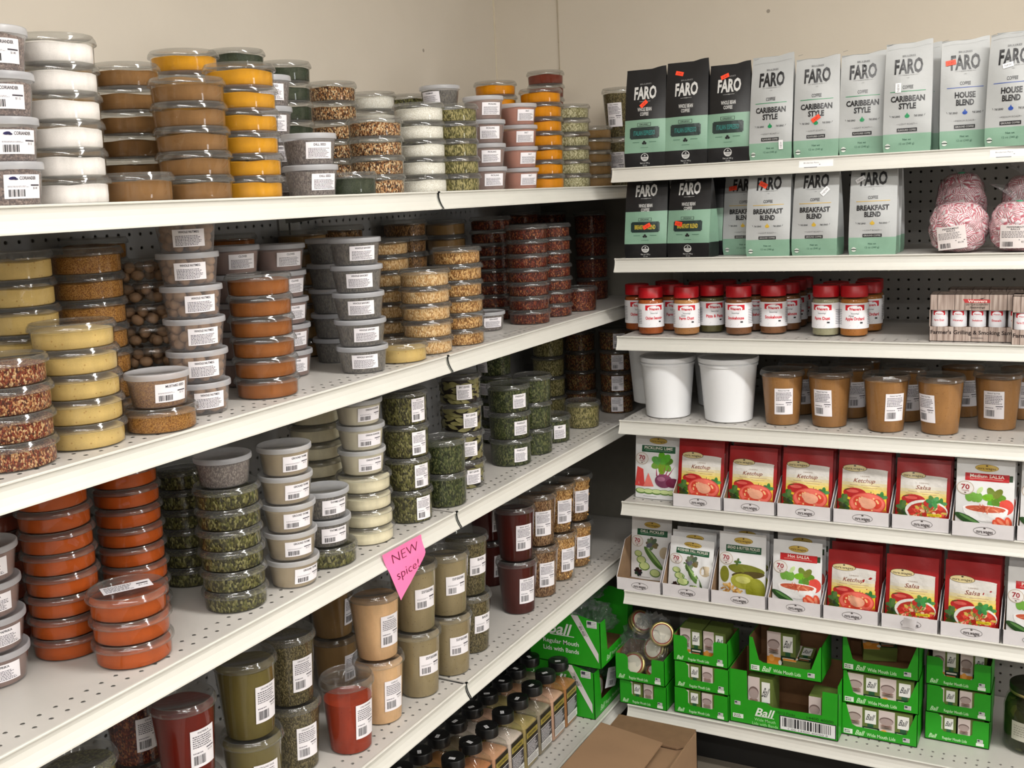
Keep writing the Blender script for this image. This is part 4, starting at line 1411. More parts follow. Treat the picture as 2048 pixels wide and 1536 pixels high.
OR, WS = (248, 78, 46), (238, 238, 240)
TEAL, YEL = (52, 130, 124), (208, 184, 62)
GRN, BLU, GLD = (28, 138, 84), (36, 74, 160), (206, 170, 60)
coffee_bag(True, ('ITALIAN', 'ESPRESSO'), TEAL, 1250, 1329, 139, 'R1', 0.022, 'black whole bean coffee bag with orange sticker under its name, beside the spice cup', 0.05, 0, (-0.002, 0.155, 0.7, OR, 0.010))
coffee_bag(True, ('ITALIAN', 'ESPRESSO'), TEAL, 1330, 1414, 124, 'R1', 0.026, 'black whole bean coffee bag between two black bags, orange sticker near its top', 0.02, 0, (-0.020, 0.222, -0.25, OR, 0.010))
coffee_bag(True, ('ITALIAN', 'ESPRESSO'), TEAL, 1415, 1498, 129, 'R1', 0.030, 'black whole bean coffee bag beside the first pale bag, orange sticker above its name', 0.0, 0, (-0.012, 0.205, 0.35, OR, 0.010))
coffee_bag(False, ('CARIBBEAN', 'STYLE'), GRN, 1499, 1584, 113, 'R1', 0.018, 'pale Caribbean style coffee bag beside the black bags, white sticker on its mint band', -0.02, 0, (0.026, 0.034, 1.57, WS, 0.010))
coffee_bag(False, ('CARIBBEAN', 'STYLE'), GRN, 1586, 1675, 118, 'R1', 0.020, 'pale Caribbean style coffee bag with orange sticker over the word style', 0.06, 0, (0.000, 0.088, 0.6, OR, 0.010))
coffee_bag(False, ('CARIBBEAN', 'STYLE'), GRN, 1679, 1763, 113, 'R1', 0.028, 'pale Caribbean style coffee bag without sticker, top shelf of the corner unit', 0.10)
coffee_bag(False, ('CARIBBEAN', 'STYLE'), GRN, 1767, 1857, 86, 'R1', 0.004, 'pale Caribbean style coffee bag with white sticker left of the word coffee', 0.05, 0, (-0.020, 0.140, 1.57, WS, 0.012))
coffee_bag(False, ('CARIBBEAN', 'STYLE'), GRN, 1790, 1872, 92, 'R1', 0.080, 'pale Caribbean style coffee bag hidden behind another, beside the house blend', 0.0)
coffee_bag(False, ('HOUSE', 'BLEND'), BLU, 1880, 1966, 80, 'R1', 0.030, 'pale house blend coffee bag with orange sticker over the letter F', 0.16, 0, (-0.030, 0.187, 0.1, OR, 0.011))
coffee_bag(False, ('HOUSE', 'BLEND'), BLU, 1976, 2070, 66, 'R1', -0.004, 'pale house blend coffee bag jutting over the shelf edge, white sticker under its name', -0.10, 0, (-0.010, 0.168, 0.2, WS, 0.010))
coffee_bag(False, ('HOUSE', 'BLEND'), BLU, 1990, 2078, 62, 'R1', 0.090, 'pale house blend coffee bag standing behind the jutting one', 0.0)
coffee_bag(True, ('BREAKFAST', 'BLEND'), YEL, 1250, 1333, None, 'R2', 0.016, 'black breakfast blend coffee bag at the end of the second coffee shelf', 0.02, 0, (0.006, 0.080, 0.45, OR, 0.010))
coffee_bag(True, ('BREAKFAST', 'BLEND'), YEL, 1334, 1424, None, 'R2', 0.010, 'black breakfast blend coffee bag turned a little, beside the pale breakfast blend bags', -0.10, 0, (-0.024, 0.084, -0.2, OR, 0.011))
coffee_bag(True, ('BREAKFAST', 'BLEND'), YEL, 1362, 1446, None, 'R2', 0.092, 'black coffee bag tucked behind the turned black breakfast blend bag', -0.04)
coffee_bag(False, ('BREAKFAST', 'BLEND'), GLD, 1446, 1528, None, 'R2', 0.088, 'pale breakfast blend coffee bag in shade behind its row, orange sticker on its name', 0.0, 0, (-0.030, 0.165, 0.1, OR, 0.011))
coffee_bag(False, ('BREAKFAST', 'BLEND'), GLD, 1492, 1579, None, 'R2', 0.008, 'pale breakfast blend coffee bag with orange sticker over the letter A', 0.0, 0, (-0.014, 0.170, -0.5, OR, 0.011))
coffee_bag(False, ('BREAKFAST', 'BLEND'), GLD, 1584, 1676, None, 'R2', 0.010, 'pale breakfast blend coffee bag with crooked white sticker beside the word coffee', -0.06, 0, (0.022, 0.148, 0.8, WS, 0.012))
coffee_bag(False, ('BREAKFAST', 'BLEND'), GLD, 1696, 1790, None, 'R2', 0.014, 'pale breakfast blend coffee bag at the end of the row by the pegboard', 0.05, 0, (-0.030, 0.172, 0.5, WS, 0.010))
coffee_bag(False, ('BREAKFAST', 'BLEND'), GLD, 1712, 1800, None, 'R2', 0.084, 'pale breakfast blend coffee bag hidden behind the last of its row', 0.0)

# ------------------------------------------------------------------ bags of peppermint candy
_m2, _nt, _out = newmat('peppermint')
_p = nd(_nt, 'BsdfPrincipled', i_Roughness=0.35)
_co = objcoord(_nt)
_vo = nd(_nt, 'TexVoronoi', i_Scale=85.0)
_nt.links.new(_co, _vo.inputs['Vector'])
_sb = nd(_nt, 'VectorMath', operation='SUBTRACT')
_nt.links.new(_vo.outputs['Color'], _sb.inputs[0])
_sb.inputs[1].default_value = (0.5, 0.5, 0.5)
_dt = nd(_nt, 'VectorMath', operation='DOT_PRODUCT')
_nt.links.new(_co, _dt.inputs[0])
_nt.links.new(_sb.outputs[0], _dt.inputs[1])
_wf = math_n(_nt, 'MULTIPLY_ADD', math_n(_nt, 'SINE', math_n(_nt, 'MULTIPLY', _dt.outputs['Value'], 3600.0)), 0.5, 0.5)
_nt.links.new(ramp(_nt, _wf, [(0.0, lin((240, 226, 226))), (0.50, lin((230, 206, 208))), (0.66, lin((186, 66, 86))), (1.0, lin((206, 112, 124)))]), _p.inputs['Base Color'])
_bp = nd(_nt, 'Bump', i_Strength=0.9, i_Distance=0.006, invert=True)
_nt.links.new(_vo.outputs['Distance'], _bp.inputs['Height'])
_nt.links.new(_bp.outputs[0], _p.inputs['Normal'])
_nt.links.new(_p.outputs[0], _out.inputs[0])
plain('tie_green', (60, 160, 120), 0.4)


def candy_bag(px, y, z, w, h, label, tilt, seed, tie):
    x = xat(px, y, z)
    t = thing('candy_bag', label, 'candy bag', (x, y, z + 0.0008), 0, 'bags of peppermint candy')
    rng = random.Random(seed)
    d = 0.085
    ph = [rng.uniform(0, 6) for _ in range(6)]

    def body(grow):
        m = MB()

        def f(a, b):
            th, ph_ = 2 * math.pi * a, math.pi * b
            r = math.sin(ph_) ** 0.55
            k = 1 + 0.05 * math.sin(3 * th + ph[0]) * math.sin(ph_) + 0.035 * math.sin(7 * th + 5 * ph_ + ph[1]) + 0.03 * math.sin(11 * ph_ + 4 * th + ph[2])
            zz = h / 2 * (1 - math.cos(ph_))
            return ((w / 2 + grow) * r * k * math.cos(th), (d / 2 + grow) * r * k * math.sin(th), max(0.0, zz))
        m.grid(f, 36, 20)
        return m
    ob('candies', body(0).mesh('candies', 'peppermint'), t)['kind'] = 'stuff'
    ob('film', body(0.0016).mesh('film', 'bag_film'), t)
    m = MB()

    def tuft(a, b):
        th = 2 * math.pi * a
        r = 0.006 + 0.030 * b ** 1.4 * (1 + 0.4 * math.sin(5 * th + ph[3]))
        return (r * math.cos(th) * 1.3, -0.01 + r * math.sin(th) * 0.5 - 0.012 * b, h - 0.006 + 0.036 * b * (1 + 0.25 * math.sin(3 * th + ph[4])))
    if tie:
        m.grid(tuft, 28, 6)
        ob('gathered_top', m.mesh('gathered_top', 'bag_film'), t)
        m = MB()
        m.lathe([(0.006, h - 0.008), (0.009, h - 0.006), (0.009, h - 0.001), (0.006, h + 0.001)], 14, cy=-0.01)
        ob('twist_tie', m.mesh('twist_tie', 'tie_green'), t)
    p = Print()
    W, H = 0.060, 0.050
    p.rect(-W / 2, 0, W / 2, H, (216, 208, 206), 0, 6, 4)
    p.text('PEPPERMINT', 0, H * 0.90, 0.0038, (60, 56, 58), 1, width=0.034, bold=0.01)
    p.text('BALLS', 0, H * 0.81, 0.0038, (60, 56, 58), 1, width=0.018, bold=0.01)
    p.lines(-W * 0.45, W * 0.45, H * 0.44, H * 0.74, 5, (116, 110, 112), 1, rng, 0.5, 0.004)
    p.rect(W * 0.12, H * 0.34, W * 0.45, H * 0.37, (50, 46, 50), 1)
    p.text('$2.38', W * 0.30, H * 0.27, 0.0036, (60, 56, 58), 1)
    p.barcode(-W * 0.42, H * 0.07, -W * 0.05, H * 0.28, 1, 18, rng)
    c, s = math.cos(tilt), math.sin(tilt)

    def fn(u, v, o):
        x_, z_ = c * u - s * v, 0.010 + s * u + c * v + (h * 0.28 if tie < 0 else 0)
        q = max(-0.93, min(0.93, 2 * x_ / w))
        return (x_ - 0.004, -(d / 2 + 0.0022 + o) * (1 - q * q) ** 0.5 * 1.07 - 0.003, z_)
    ob('sticker', p.mesh('sticker', fn), t)
    return t


zc = SZ['R2']
b1 = candy_bag(1914, 0.058, zc, 0.124, 0.112, 'bag of pink striped peppermint balls with crooked label by the pegboard', 0.12, 1, 0)
candy_bag(1920, 0.165, zc, 0.110, 0.176, 'tall bag of peppermint balls behind the one with the crooked label', 0.30, 2, -1)
candy_bag(2036, 0.055, zc, 0.122, 0.110, 'bag of pink striped peppermint balls closed with a green twist tie', 0.0, 3, 1)
candy_bag(2050, 0.165, zc, 0.110, 0.165, 'tall bag of peppermint balls behind the one with the twist tie', 0.04, 4, -1)

# ------------------------------------------------------------------ seasoning shakers
plain('cap_red', (176, 18, 28), 0.35, 0.5)
for nm, c in [('orange', (176, 92, 44)), ('tan', (190, 134, 80)), ('green', (104, 98, 62)), ('brown', (140, 92, 58)), ('pale', (176, 172, 140)), ('amber', (196, 126, 58))]:
    powder('sh_' + nm, c, speck=tuple(int(v * 0.6) for v in c))


def shaker_label(lines, red2, sx):
    def mk():
        p = Print()
        R, H = 0.0338, 0.0615
        half = math.pi * R * 0.86
        p.rect(-half, 0, half, H, (238, 237, 240), 0, 30, 2)
        p.rect(-0.0230, H - 0.0170, 0.0230, H - 0.0040, (206, 22, 40), 1, 8)
        p.ell(0, H - 0.0135, 0.0175, 0.0082, (238, 237, 240), 2, 24)
        p.text('Weavers', 0, H - 0.0140, 0.0062, (196, 40, 52), 3, width=0.0270, bold=0.035)
        p.poly([(0.004, H - 0.0082), (0.011, H - 0.0075), (0.006, H - 0.0062)], (40, 36, 40), 3)
        p.text('DUTCH COUNTRY', 0, H - 0.0205, 0.0026, (110, 110, 116), 1, width=0.022)
        p.text('Seasonings', 0, H - 0.0245, 0.0032, (70, 70, 80), 1, width=0.019, shear=0.2, bold=0.01)
        if red2:
            p.text(red2, -0.008, H - 0.0300, 0.0046, (36, 34, 40), 1, width=0.012, bold=0.01, shear=0.3)
        p.text(lines, sx, H - 0.0370, 0.0072, (206, 36, 50), 1, width=min(0.046, 0.0043 * len(lines)), bold=0.035)
        p.rect(-0.014, H - 0.0435, 0.014, H - 0.0423, (110, 110, 116), 1)
        p.rect(0.012, H - 0.0490, 0.0185, H - 0.0452, (40, 40, 44), 1)
        p.rect(-0.012, H - 0.0535, 0.008, H - 0.0526, (150, 150, 156), 1)
        p.rect(-0.014, H - 0.0570, 0.006, H - 0.0561, (150, 150, 156), 1)
        for s in (-1, 1):
            for k in range(9):
                p.rect(s * 0.043 - 0.009, 0.010 + k * 0.0042, s * 0.043 + 0.009, 0.0115 + k * 0.0042, (130, 130, 136), 1, 4)
            p.barcode(s * 0.060 - 0.008, 0.012, s * 0.060 + 0.008, 0.040, 1, 14, random.Random(5))

        def wrap(u, v, o):
            a = u / R
            r = R + o
            return (r * math.cos(a), r * math.sin(a), 0.0205 + v)
        return p.mesh('wrap_label', wrap)
    return cached(('shl', lines, red2), mk)


def shaker(x, y, z, flav, col, turn, label, red2=None):
    t = thing('seasoning_shaker', label, 'shaker', (x, y, z + 0.0004), toward_cam(x, y) + turn, 'red capped seasoning shakers')

    def jar():
        m = MB()
        m.lathe([(0.012, 0.002), (0.030, 0.0), (0.0332, 0.003), (0.0326, 0.009), (0.0334, 0.014), (0.0334, 0.084), (0.0322, 0.091), (0.0285, 0.096), (0.0285, 0.1)], 36, cap0=True)
        return m.mesh('jar', 'clear_plastic')

    def fil():
        m = MB()
        m.lathe([(0.028, 0.003), (0.0316, 0.005), (0.0318, 0.086), (0.029, 0.0905), (0.006, 0.0905)], 32, cap0=True, cap1=True)
        return m.mesh('seasoning', 'sh_' + col)

    def cap():
        m = MB()
        pr = [(0.0305, 0.0955), (0.0318, 0.0965), (0.0318, 0.1215), (0.0305, 0.1235), (0.026, 0.1240), (0.025, 0.1230), (0.003, 0.1230)]
        m.lathe(pr, 36, cap0=True, cap1=True)
        return m.mesh('cap', 'cap_red', sharp=40)
    ob('jar', cached(('shj',), jar), t)
    ob('seasoning', cached(('shf', col), fil), t)
    ob('wrap_label', shaker_label(flav, red2, 0.0), t)
    ob('cap', cached(('shc',), cap), t)
    return t


z3 = SZ['R3']
SH = [(1303, 671, 'Chicken Seasoning', 'orange', 0.25, 'red capped shaker of chicken seasoning at the end of the front row', None),
      (1374, 672, 'Farm Dust', 'tan', 0.0, 'red capped shaker of zesty farm dust beside the chicken seasoning', 'Zesty'),
      (1424, 667, 'Pizza & Pasta', 'green', 0.25, 'red capped shaker of green pizza and pasta seasoning', None),
      (1478, 672, 'Smokehouse', 'brown', -0.25, 'red capped smokehouse shaker beside the pizza and pasta shaker', None),
      (1547, 670, 'Smokehouse', 'brown', 0.0, 'red capped smokehouse shaker at the end of its row', None),
      (1652, 674, 'Farm Dust', 'pale', -0.3, 'red capped shaker of pale farm dust standing by the amber shaker', None),
      (1708, 675.3, 'Apple Orchard', 'amber', 0.05, 'red capped shaker of amber apple orchard seasoning', 'Honey')]
for px, py, fl, col, tn, lb, r2 in SH:
    B = hit(px, py, 2, z3)
    h_ = B[:2] - CC[:2]
    h_ /= np.linalg.norm(h_)
    shaker(B[0] + h_[0] * 0.0335, B[1] + h_[1] * 0.0335, z3, fl, col, tn, lb, r2)
BK = [(1275, .150, 'Chicken Seasoning', 'orange', 'behind the front chicken shaker, by the shelf end'), (1345, .156, 'Farm Dust', 'orange', 'behind the zesty farm dust'),
      (1402, .215, 'Farm Dust', 'brown', 'behind the pizza and pasta shaker'), (1508, .176, 'Smokehouse', 'brown', 'between the two front smokehouse shakers'),
      (1575, .195, 'Smokehouse', 'brown', 'second in the smokehouse file'), (1589, .268, 'Smokehouse', 'brown', 'third in the smokehouse file'),
      (1602, .341, 'Smokehouse', 'brown', 'fourth in the smokehouse file'), (1335, .240, 'Farm Dust', 'orange', 'two behind the zesty farm dust'),
      (1450, .250, 'Smokehouse', 'brown', 'deep behind the pizza and pasta shaker'), (1525, .255, 'Smokehouse', 'brown', 'deep behind the end smokehouse shaker'),
      (1672, .190, 'Farm Dust', 'tan', 'behind the pale farm dust'), (1737, .205, 'Apple Orchard', 'amber', 'behind the amber shaker'), (1740, .280, 'Apple Orchard', 'amber', 'two behind the amber shaker')]
for px, y, fl, col, wh in BK:
    shaker(xat(px, y, z3 + 0.05), y, z3, fl, col, 0.1, f'red capped {fl.lower()} shaker {wh}')

# ------------------------------------------------------------------ sampler boxes of small shakers
_m3, _nt, _out = newmat('barn_board')
_p = nd(_nt, 'BsdfPrincipled', i_Roughness=0.55)
_tc = nd(_nt, 'TexCoord')
_mp = nd(_nt, 'Mapping')
_mp.inputs['Scale'].default_value = (90, 90, 6)
_nt.links.new(_tc.outputs['Object'], _mp.inputs['Vector'])
_no = nd(_nt, 'TexNoise', i_Scale=2.0, i_Detail=6.0)
_nt.links.new(_mp.outputs[0], _no.inputs['Vector'])
_sp = nd(_nt, 'SeparateXYZ')
_nt.links.new(_tc.outputs['Object'], _sp.inputs[0])
_fr = math_n(_nt, 'MODULO', math_n(_nt, 'ADD', _sp.outputs[0], 3.0), 0.036)
_gap = math_n(_nt, 'LESS_THAN', _fr, 0.0014)
_cr = ramp(_nt, _no.outputs['Fac'], [(0.25, lin((112, 92, 82))), (0.5, lin((168, 150, 140))), (0.75, lin((198, 184, 174)))])
_mx = nd(_nt, 'Mix', data_type='RGBA')
_nt.links.new(_gap, _mx.inputs[0])
_nt.links.new(_cr, _mx.inputs[6])
_mx.inputs[7].default_value = (*lin((70, 54, 48)), 1)
_nt.links.new(_mx.outputs[2], _p.inputs['Base Color'])
_nt.links.new(_p.outputs[0], _out.inputs[0])
plain('sample_label', (228, 226, 228), 0.5)


def sampler(px0, w, y0, z, label, jars, where):
    x0 = xat(px0, y0, z)
    t = thing('sampler_box', label, 'box', (x0 + w / 2, y0, z + 0.0005), 0, 'grilling sampler boxes')
    H, D, k = 0.108, 0.060, 0.0012
    m = MB()
    m.box(-w / 2, 0, 0, w / 2, k, 0.034)
    m.box(-w / 2, 0, 0.072, w / 2, k, H)
    m.box(-w / 2, D - k, 0, w / 2, D, H)
    m.box(-w / 2, 0, 0, -w / 2 + k, D, H)
    m.box(w / 2 - k, 0, 0, w / 2, D, H)
    m.box(-w / 2, 0, 0, w / 2, D, k)
    m.box(-w / 2, 0, H - k, w / 2, D, H)
    ob('carton', m.mesh('carton', 'barn_board'), t)
    p = Print()
    K = (42, 32, 32)
    p.text("Farmer's Grilling & Smoking Sampler", -0.002, 0.0215, 0.0085, K, 1, width=w * 0.95, bold=0.02)
    p.rect(-0.012, 0.0085, 0.014, 0.0098, (90, 80, 78), 1)
    p.poly([(-0.030, 0.097), (0.026, 0.096), (0.026, 0.0885), (-0.026, 0.0885)], (186, 58, 60), 1)
    p.text('Weavers', 0, 0.0925, 0.0056, (232, 214, 206), 2, width=0.040, bold=0.03)
    p.poly([(0.004, 0.0975), (0.016, 0.1005), (0.009, 0.0965)], K, 2)
    p.text('DUTCH COUNTRY', 0, 0.0848, 0.0042, K, 1, width=0.046, bold=0.01)
    p.text('Seasonings', 0, 0.0786, 0.0046, K, 1, width=0.032, bold=0.01, shear=0.2)
    ob('print', p.mesh('print', flat_front()), t)
    for i in range(jars):
        r = 0.0175
        xx = -w / 2 + w * (i + 0.5) / jars
        j = thing('sample_jar', f'{ORD[i]} small white labelled sample jar inside the sampler box {where}', 'jar', (x0 + w / 2 + xx, y0 + 0.0215, z + 0.002), R_(-90), 'small jars in the sampler boxes')
        m = MB()
        m.lathe([(0.0165, 0.0), (r, 0.003), (r, 0.078), (0.014, 0.084)], 20, cap0=True, cap1=True)
        ob('jar', m.mesh('jar', 'sh_brown'), j)
        q = Print()
        a = 0.024
        q.rect(-a, 0, a, 0.040, (226, 226, 230), 0, 12, 1)
        q.rect(-0.013, 0.026, 0.013, 0.036, (204, 26, 42), 1, 5)
        q.ell(0, 0.029, 0.0095, 0.006, (226, 226, 230), 2, 16)
        q.text('Weavers', 0, 0.029, 0.003, (196, 40, 52), 3, width=0.014, bold=0.02)
        q.text(('Farm Dust', 'Honey', 'Smokehouse', 'Steak', 'Chicken')[i % 5], 0, 0.015, 0.0045, (206, 36, 50), 1, width=0.022, bold=0.02)
        q.rect(-0.008, 0.019, 0.008, 0.0198, (120, 120, 126), 1)
        ob('label_wrap', q.mesh('label_wrap', lambda u, v, o: ((r + o) * math.cos(u / r), (r + o) * math.sin(u / r), 0.032 + v)), j)
    return t


sampler(1858, 0.200, 0.042, z3, "weathered board grilling sampler box with open windows, beside the pegboard", 5, 'by the pegboard')
sampler(2022, 0.200, 0.006, z3, "weathered board sampler box pushed to the shelf edge past its twin", 5, 'at the shelf edge')
sampler(1895, 0.200, 0.160, z3, "weathered board sampler box in shade behind the other samplers", 4, 'in shade behind')

# ------------------------------------------------------------------ white pails and peanut butter
plain('pail_white', (232, 233, 235), 0.35, 0.5)
z4 = SZ['R4']


def pail(px, y, z, r, h, label):
    x = xat(px, y, z + h * 0.5)
    t = thing('white_pail', label, 'pail', (x, y, z + 0.0004), toward_cam(x, y), 'white plastic pails')
    rb = r * 0.79
    rw = r * 0.945
    m = MB()
    m.lathe([(rb * 0.9, 0.0), (rb, 0.003), (rw, h - 0.021), (rw + 0.0026, h - 0.0205), (rw + 0.0030, h - 0.0145), (rw, h - 0.0140), (rw, h - 0.008)], 44, cap0=True)
    ob('bucket', m.mesh('bucket', 'pail_white', sharp=35), t)
    m = MB()
    m.lathe([(rw + 0.0006, h - 0.0115), (r - 0.0008, h - 0.0115), (r, h - 0.0105), (r + 0.0004, h - 0.001), (r - 0.0012, h + 0.0008), (r * 0.955, h + 0.0004), (r * 0.945, h - 0.0045), (0.004, h - 0.0045)], 44, cap1=True)
    ob('lid', m.mesh('lid', 'pail_white', sharp=35), t)
    m = MB()
    for k in range(4):
        a = 0.62
        rr = rb + (rw - rb) * (0.35 + 0.12 * k)
        m.tube([(rr * math.cos(a + s), rr * math.sin(a + s), h * (0.35 + 0.12 * k)) for s in (-0.05, 0, 0.05)], 0.0006, 5)
    ob('level_mark', m.mesh('level_mark', 'pail_white'), t)
    return t


pail(1336, 0.105, z4, 0.0735, 0.160, 'lidded white plastic pail at the shelf end, in front of another pail')
pail(1457, 0.099, z4, 0.077, 0.164, 'lidded white plastic pail beside the peanut butter cups')
pail(1308, 0.275, z4, 0.074, 0.170, 'lidded white plastic pail in shade behind the shelf end pail')
pail(1440, 0.285, z4, 0.076, 0.172, 'lidded white plastic pail in shade behind the pail by the peanut butter')
_f = KIND['Q']


def pb(px, py, turn, label, y=None, w=0):
    if py:
        B = hit(px, py, 2, z4)
        h_ = B[:2] - CC[:2]
        h_ /= np.linalg.norm(h_)
        x, y = B[0] + h_[0] * 0.0415, B[1] + h_[1] * 0.0415
    else:
        x = xat(px, y, z4 + 0.07)
    return tub('Q', 'peanut', (x, y, z4 + 0.0004), toward_cam(x, y), 1.0, label, 'peanut butter cups', ('PEANUT BUTTER', 'full', turn), 7 + px % 2, 1.0)


WORD['peanut'] = 'peanut butter'
pb(1565, 852.5, 4, 'clear cup of peanut butter beside the white pails, label facing out')
pb(1659, 857, -22, 'clear cup of peanut butter with smeared bottom, second from the white pails')
pb(1771, 867, 26, 'clear cup of peanut butter, third from the white pails at the edge')
pb(1879, 872, -42, 'clear cup of peanut butter with label turned aside, fourth from the white pails')
pb(1993, 863, -10, 'clear cup of peanut butter set back, fifth from the white pails')
for px, y, wh in [(1702, .215, 'second'), (1598, .225, 'first'), (1810, .210, 'third'), (1925, .300, 'fourth'), (2045, .310, 'fifth'), (1720, .335, 'third row')]:
    pb(px, None, 20, f'clear cup of peanut butter in shade behind the {wh} front cup' if wh != 'third row' else 'clear cup of peanut butter in the shaded third row', y)

# ------------------------------------------------------------------ mix pouches in white trays
plain('tray_white', (214, 210, 212), 0.5, var=0.03)
plain('tray_kraft', (140, 112, 84), 0.7, var=0.08)
plain('pouch_back', (206, 204, 202), 0.45)
plain('pouch_red', (150, 14, 18), 0.36, 0.5, bump=0.5, bscale=25, var=0.04)
plain('pouch_white', (222, 222, 222), 0.34, 0.5, bump=0.5, bscale=25, var=0.02)


def oval_logo(p, u, v, ru, rv, l, fill, ink, edge):
    p.ell(u, v, ru, rv, edge, l, 28)
    p.ell(u, v, ru * 0.955, rv * 0.90, fill, l + 1, 28)
    p.text('mrs.wages', u, v - rv * 0.10, rv * 0.62, ink, l + 2, width=ru * 1.55, bold=0.012)
    p.ell(u, v + rv * 0.62, ru * 0.10, rv * 0.22, ink, l + 2, 8)


def leaf(p, u, v, r, l, col, seed, n=5):
    rng = random.Random(seed)
    for k in range(n):
        a = 2 * math.pi * k / n + rng.uniform(-.3, .3)
        c = tuple(max(0, min(255, x + rng.randint(-22, 22))) for x in col)
        p.ell(u + r * 0.5 * math.cos(a), v + r * 0.5 * math.sin(a), r * 0.62, r * 0.36, c, l + (k % 2), 12, rot=a)


def chunks(p, u, v, ru, rv, l, n, seed, cols):
    rng = random.Random(seed)
    for k in range(n):
        a, r = rng.uniform(0, 6.283), math.sqrt(rng.random()) * 0.92
        s = rng.uniform(0.10, 0.2)
        p.ell(u + ru * r * math.cos(a), v + rv * r * math.sin(a), ru * s, rv * s * rng.uniform(0.7, 1.3), rng.choice(cols), l + k % 3, 6, rot=a)


def pouch_print(kind, w, h, title):
    p = Print(0.007)
    rng = random.Random(len(title))
    sx, sy = w / 0.098, h / 0.165

    def X(u):
        return u * sx

    def Y(v):
        return v * sy
    if kind in ('ketchup', 'salsa'):
        RED = (168, 18, 22)
        nr = 12
        for j in range(nr):                   # printed fade from grey white to yellow
            t = j / (nr - 1)
            c = tuple(a + (b - a) * max(0, min(1, (t - 0.30) / 0.45)) for a, b in zip((226, 188, 40), (208, 204, 198)))
            v0, v1 = 0.030 + 0.092 * j / nr, 0.030 + 0.092 * (j + 1) / nr
            p.rect(X(-0.041), Y(v0), X(0.043), Y(v1), c, 0, 8, 1)
        p.ell(X(0.004), Y(0.1215), X(0.040), Y(0.0045), (208, 204, 198), 0, 24)
        oval_logo(p, X(-0.018), Y(0.1245), X(0.023), Y(0.0085), 2, (206, 190, 140), (66, 54, 40), (58, 42, 26))
        p.text('CANNING', X(0.002), Y(0.1065), Y(0.0032), (120, 90, 60), 1, width=X(0.018))
        p.text(title, X(0.002), Y(0.0965), Y(0.0095), (122, 54, 22), 1, width=X(0.0062 * len(title) - 0.004), bold=0.012, shear=0.35)
        for k, (a, b) in enumerate([(-0.026, -0.010), (-0.004, 0.030), (-0.030, -0.018), (0.0, 0.026)]):
            p.rect(X(a), Y(0.0850 - 0.0055 * (k // 2)), X(b), Y(0.0858 - 0.0055 * (k // 2)), (160, 110, 60), 1)
        p.ell(X(-0.016), Y(0.0660), X(0.022), Y(0.0125), (178, 32, 34), 1, 22)
        p.ell(X(-0.020), Y(0.0700), X(0.012), Y(0.004), (212, 92, 82), 2, 14)
        p.ell(X(-0.030), Y(0.0735), X(0.006), Y(0.0012), (70, 80, 30), 2, 10, rot=0.2)
        leaf(p, X(-0.035), Y(0.046), X(0.012), 2, (74, 96, 42), 3, 6)
        leaf(p, X(-0.036), Y(0.030), X(0.011), 2, (60, 78, 34), 4, 5)
        leaf(p, X(0.034), Y(0.060), X(0.010), 1, (70, 112, 56), 5, 5)
        for k in range(3):
            p.rect(X(0.014 + 0.005 * k), Y(0.058), X(0.0153 + 0.005 * k), Y(0.072 - 0.003 * k), (78, 92, 40), 1)
        p.rect(X(-0.044), Y(0.018), X(0.044), Y(0.031), (190, 110, 40), 0, 8)
        if kind == 'ketchup':
            p.ell(X(0.008), Y(0.0425), X(0.034), Y(0.0265), (206, 70, 62), 4, 30)
            p.ell(X(0.008), Y(0.0425), X(0.0315), Y(0.0242), (226, 108, 92), 5, 30)
            p.ell(X(-0.008), Y(0.046), X(0.010), Y(0.0135), (206, 62, 44), 6, 16, rot=0.3)
            p.ell(X(0.026), Y(0.044), X(0.009), Y(0.012), (206, 62, 44), 6, 16, rot=-0.3)
            p.ell(X(0.000), Y(0.027), X(0.016), Y(0.006), (208, 70, 48), 6, 16)
            p.ell(X(0.010), Y(0.043), X(0.0145), Y(0.0125), (232, 168, 138), 7, 20)
            p.ell(X(0.002), Y(0.049), X(0.010), Y(0.009), (232, 168, 138), 7, 16)
            for k in range(14):
                a = rng.uniform(0, 6.28)
                p.ell(X(0.008 + 0.021 * math.cos(a)), Y(0.0425 + 0.0165 * math.sin(a)), X(0.0018), Y(0.0024), (238, 188, 130), 8, 7, rot=a)
        else:
            p.ell(X(0.008), Y(0.0400), X(0.0385), Y(0.0275), (222, 220, 214), 4, 30)
            p.ell(X(0.010), Y(0.0380), X(0.0350), Y(0.0235), (176, 48, 34), 5, 30)
            chunks(p, X(0.010), Y(0.0380), X(0.0345), Y(0.0230), 6, 70, 8, [(206, 62, 48), (222, 92, 70), (184, 40, 34), (226, 186, 150), (206, 178, 84), (120, 130, 60), (214, 70, 56)])
            leaf(p, X(0.020), Y(0.0640), X(0.012), 9, (66, 116, 50), 6, 6)
            p.rect(X(0.010), Y(0.0285), X(0.036), Y(0.0345), (228, 204, 44), 10, 3)
            p.text('MAKES 5 PINTS', X(0.023), Y(0.0315), Y(0.0030), (70, 50, 20), 11, width=X(0.020))
        p.rect(X(0.016), Y(0.0125), X(0.043), Y(0.0265), (176, 22, 30), 9, 3)
        for k in range(3):
            p.rect(X(0.019), Y(0.0150 + 0.0038 * k), X(0.040 - 0.003 * k), Y(0.0168 + 0.0038 * k), (238, 214, 206), 10)
        return p
    # white pouches with a banner and a round badge
    red = kind == 'whitesalsa'
    bc = (178, 26, 30) if red else (18, 78, 46)
    oval_logo(p, X(0.002), Y(0.1470), X(0.020), Y(0.0078), 1, (198, 168, 78), (80, 56, 26), (150, 116, 44))
    p.rect(X(-0.034), Y(0.1180), X(0.040), Y(0.1345), bc, 1, 8)
    if red:
        p.rect(X(0.040), Y(0.1195), X(0.046), Y(0.1330), (40, 66, 36), 1)
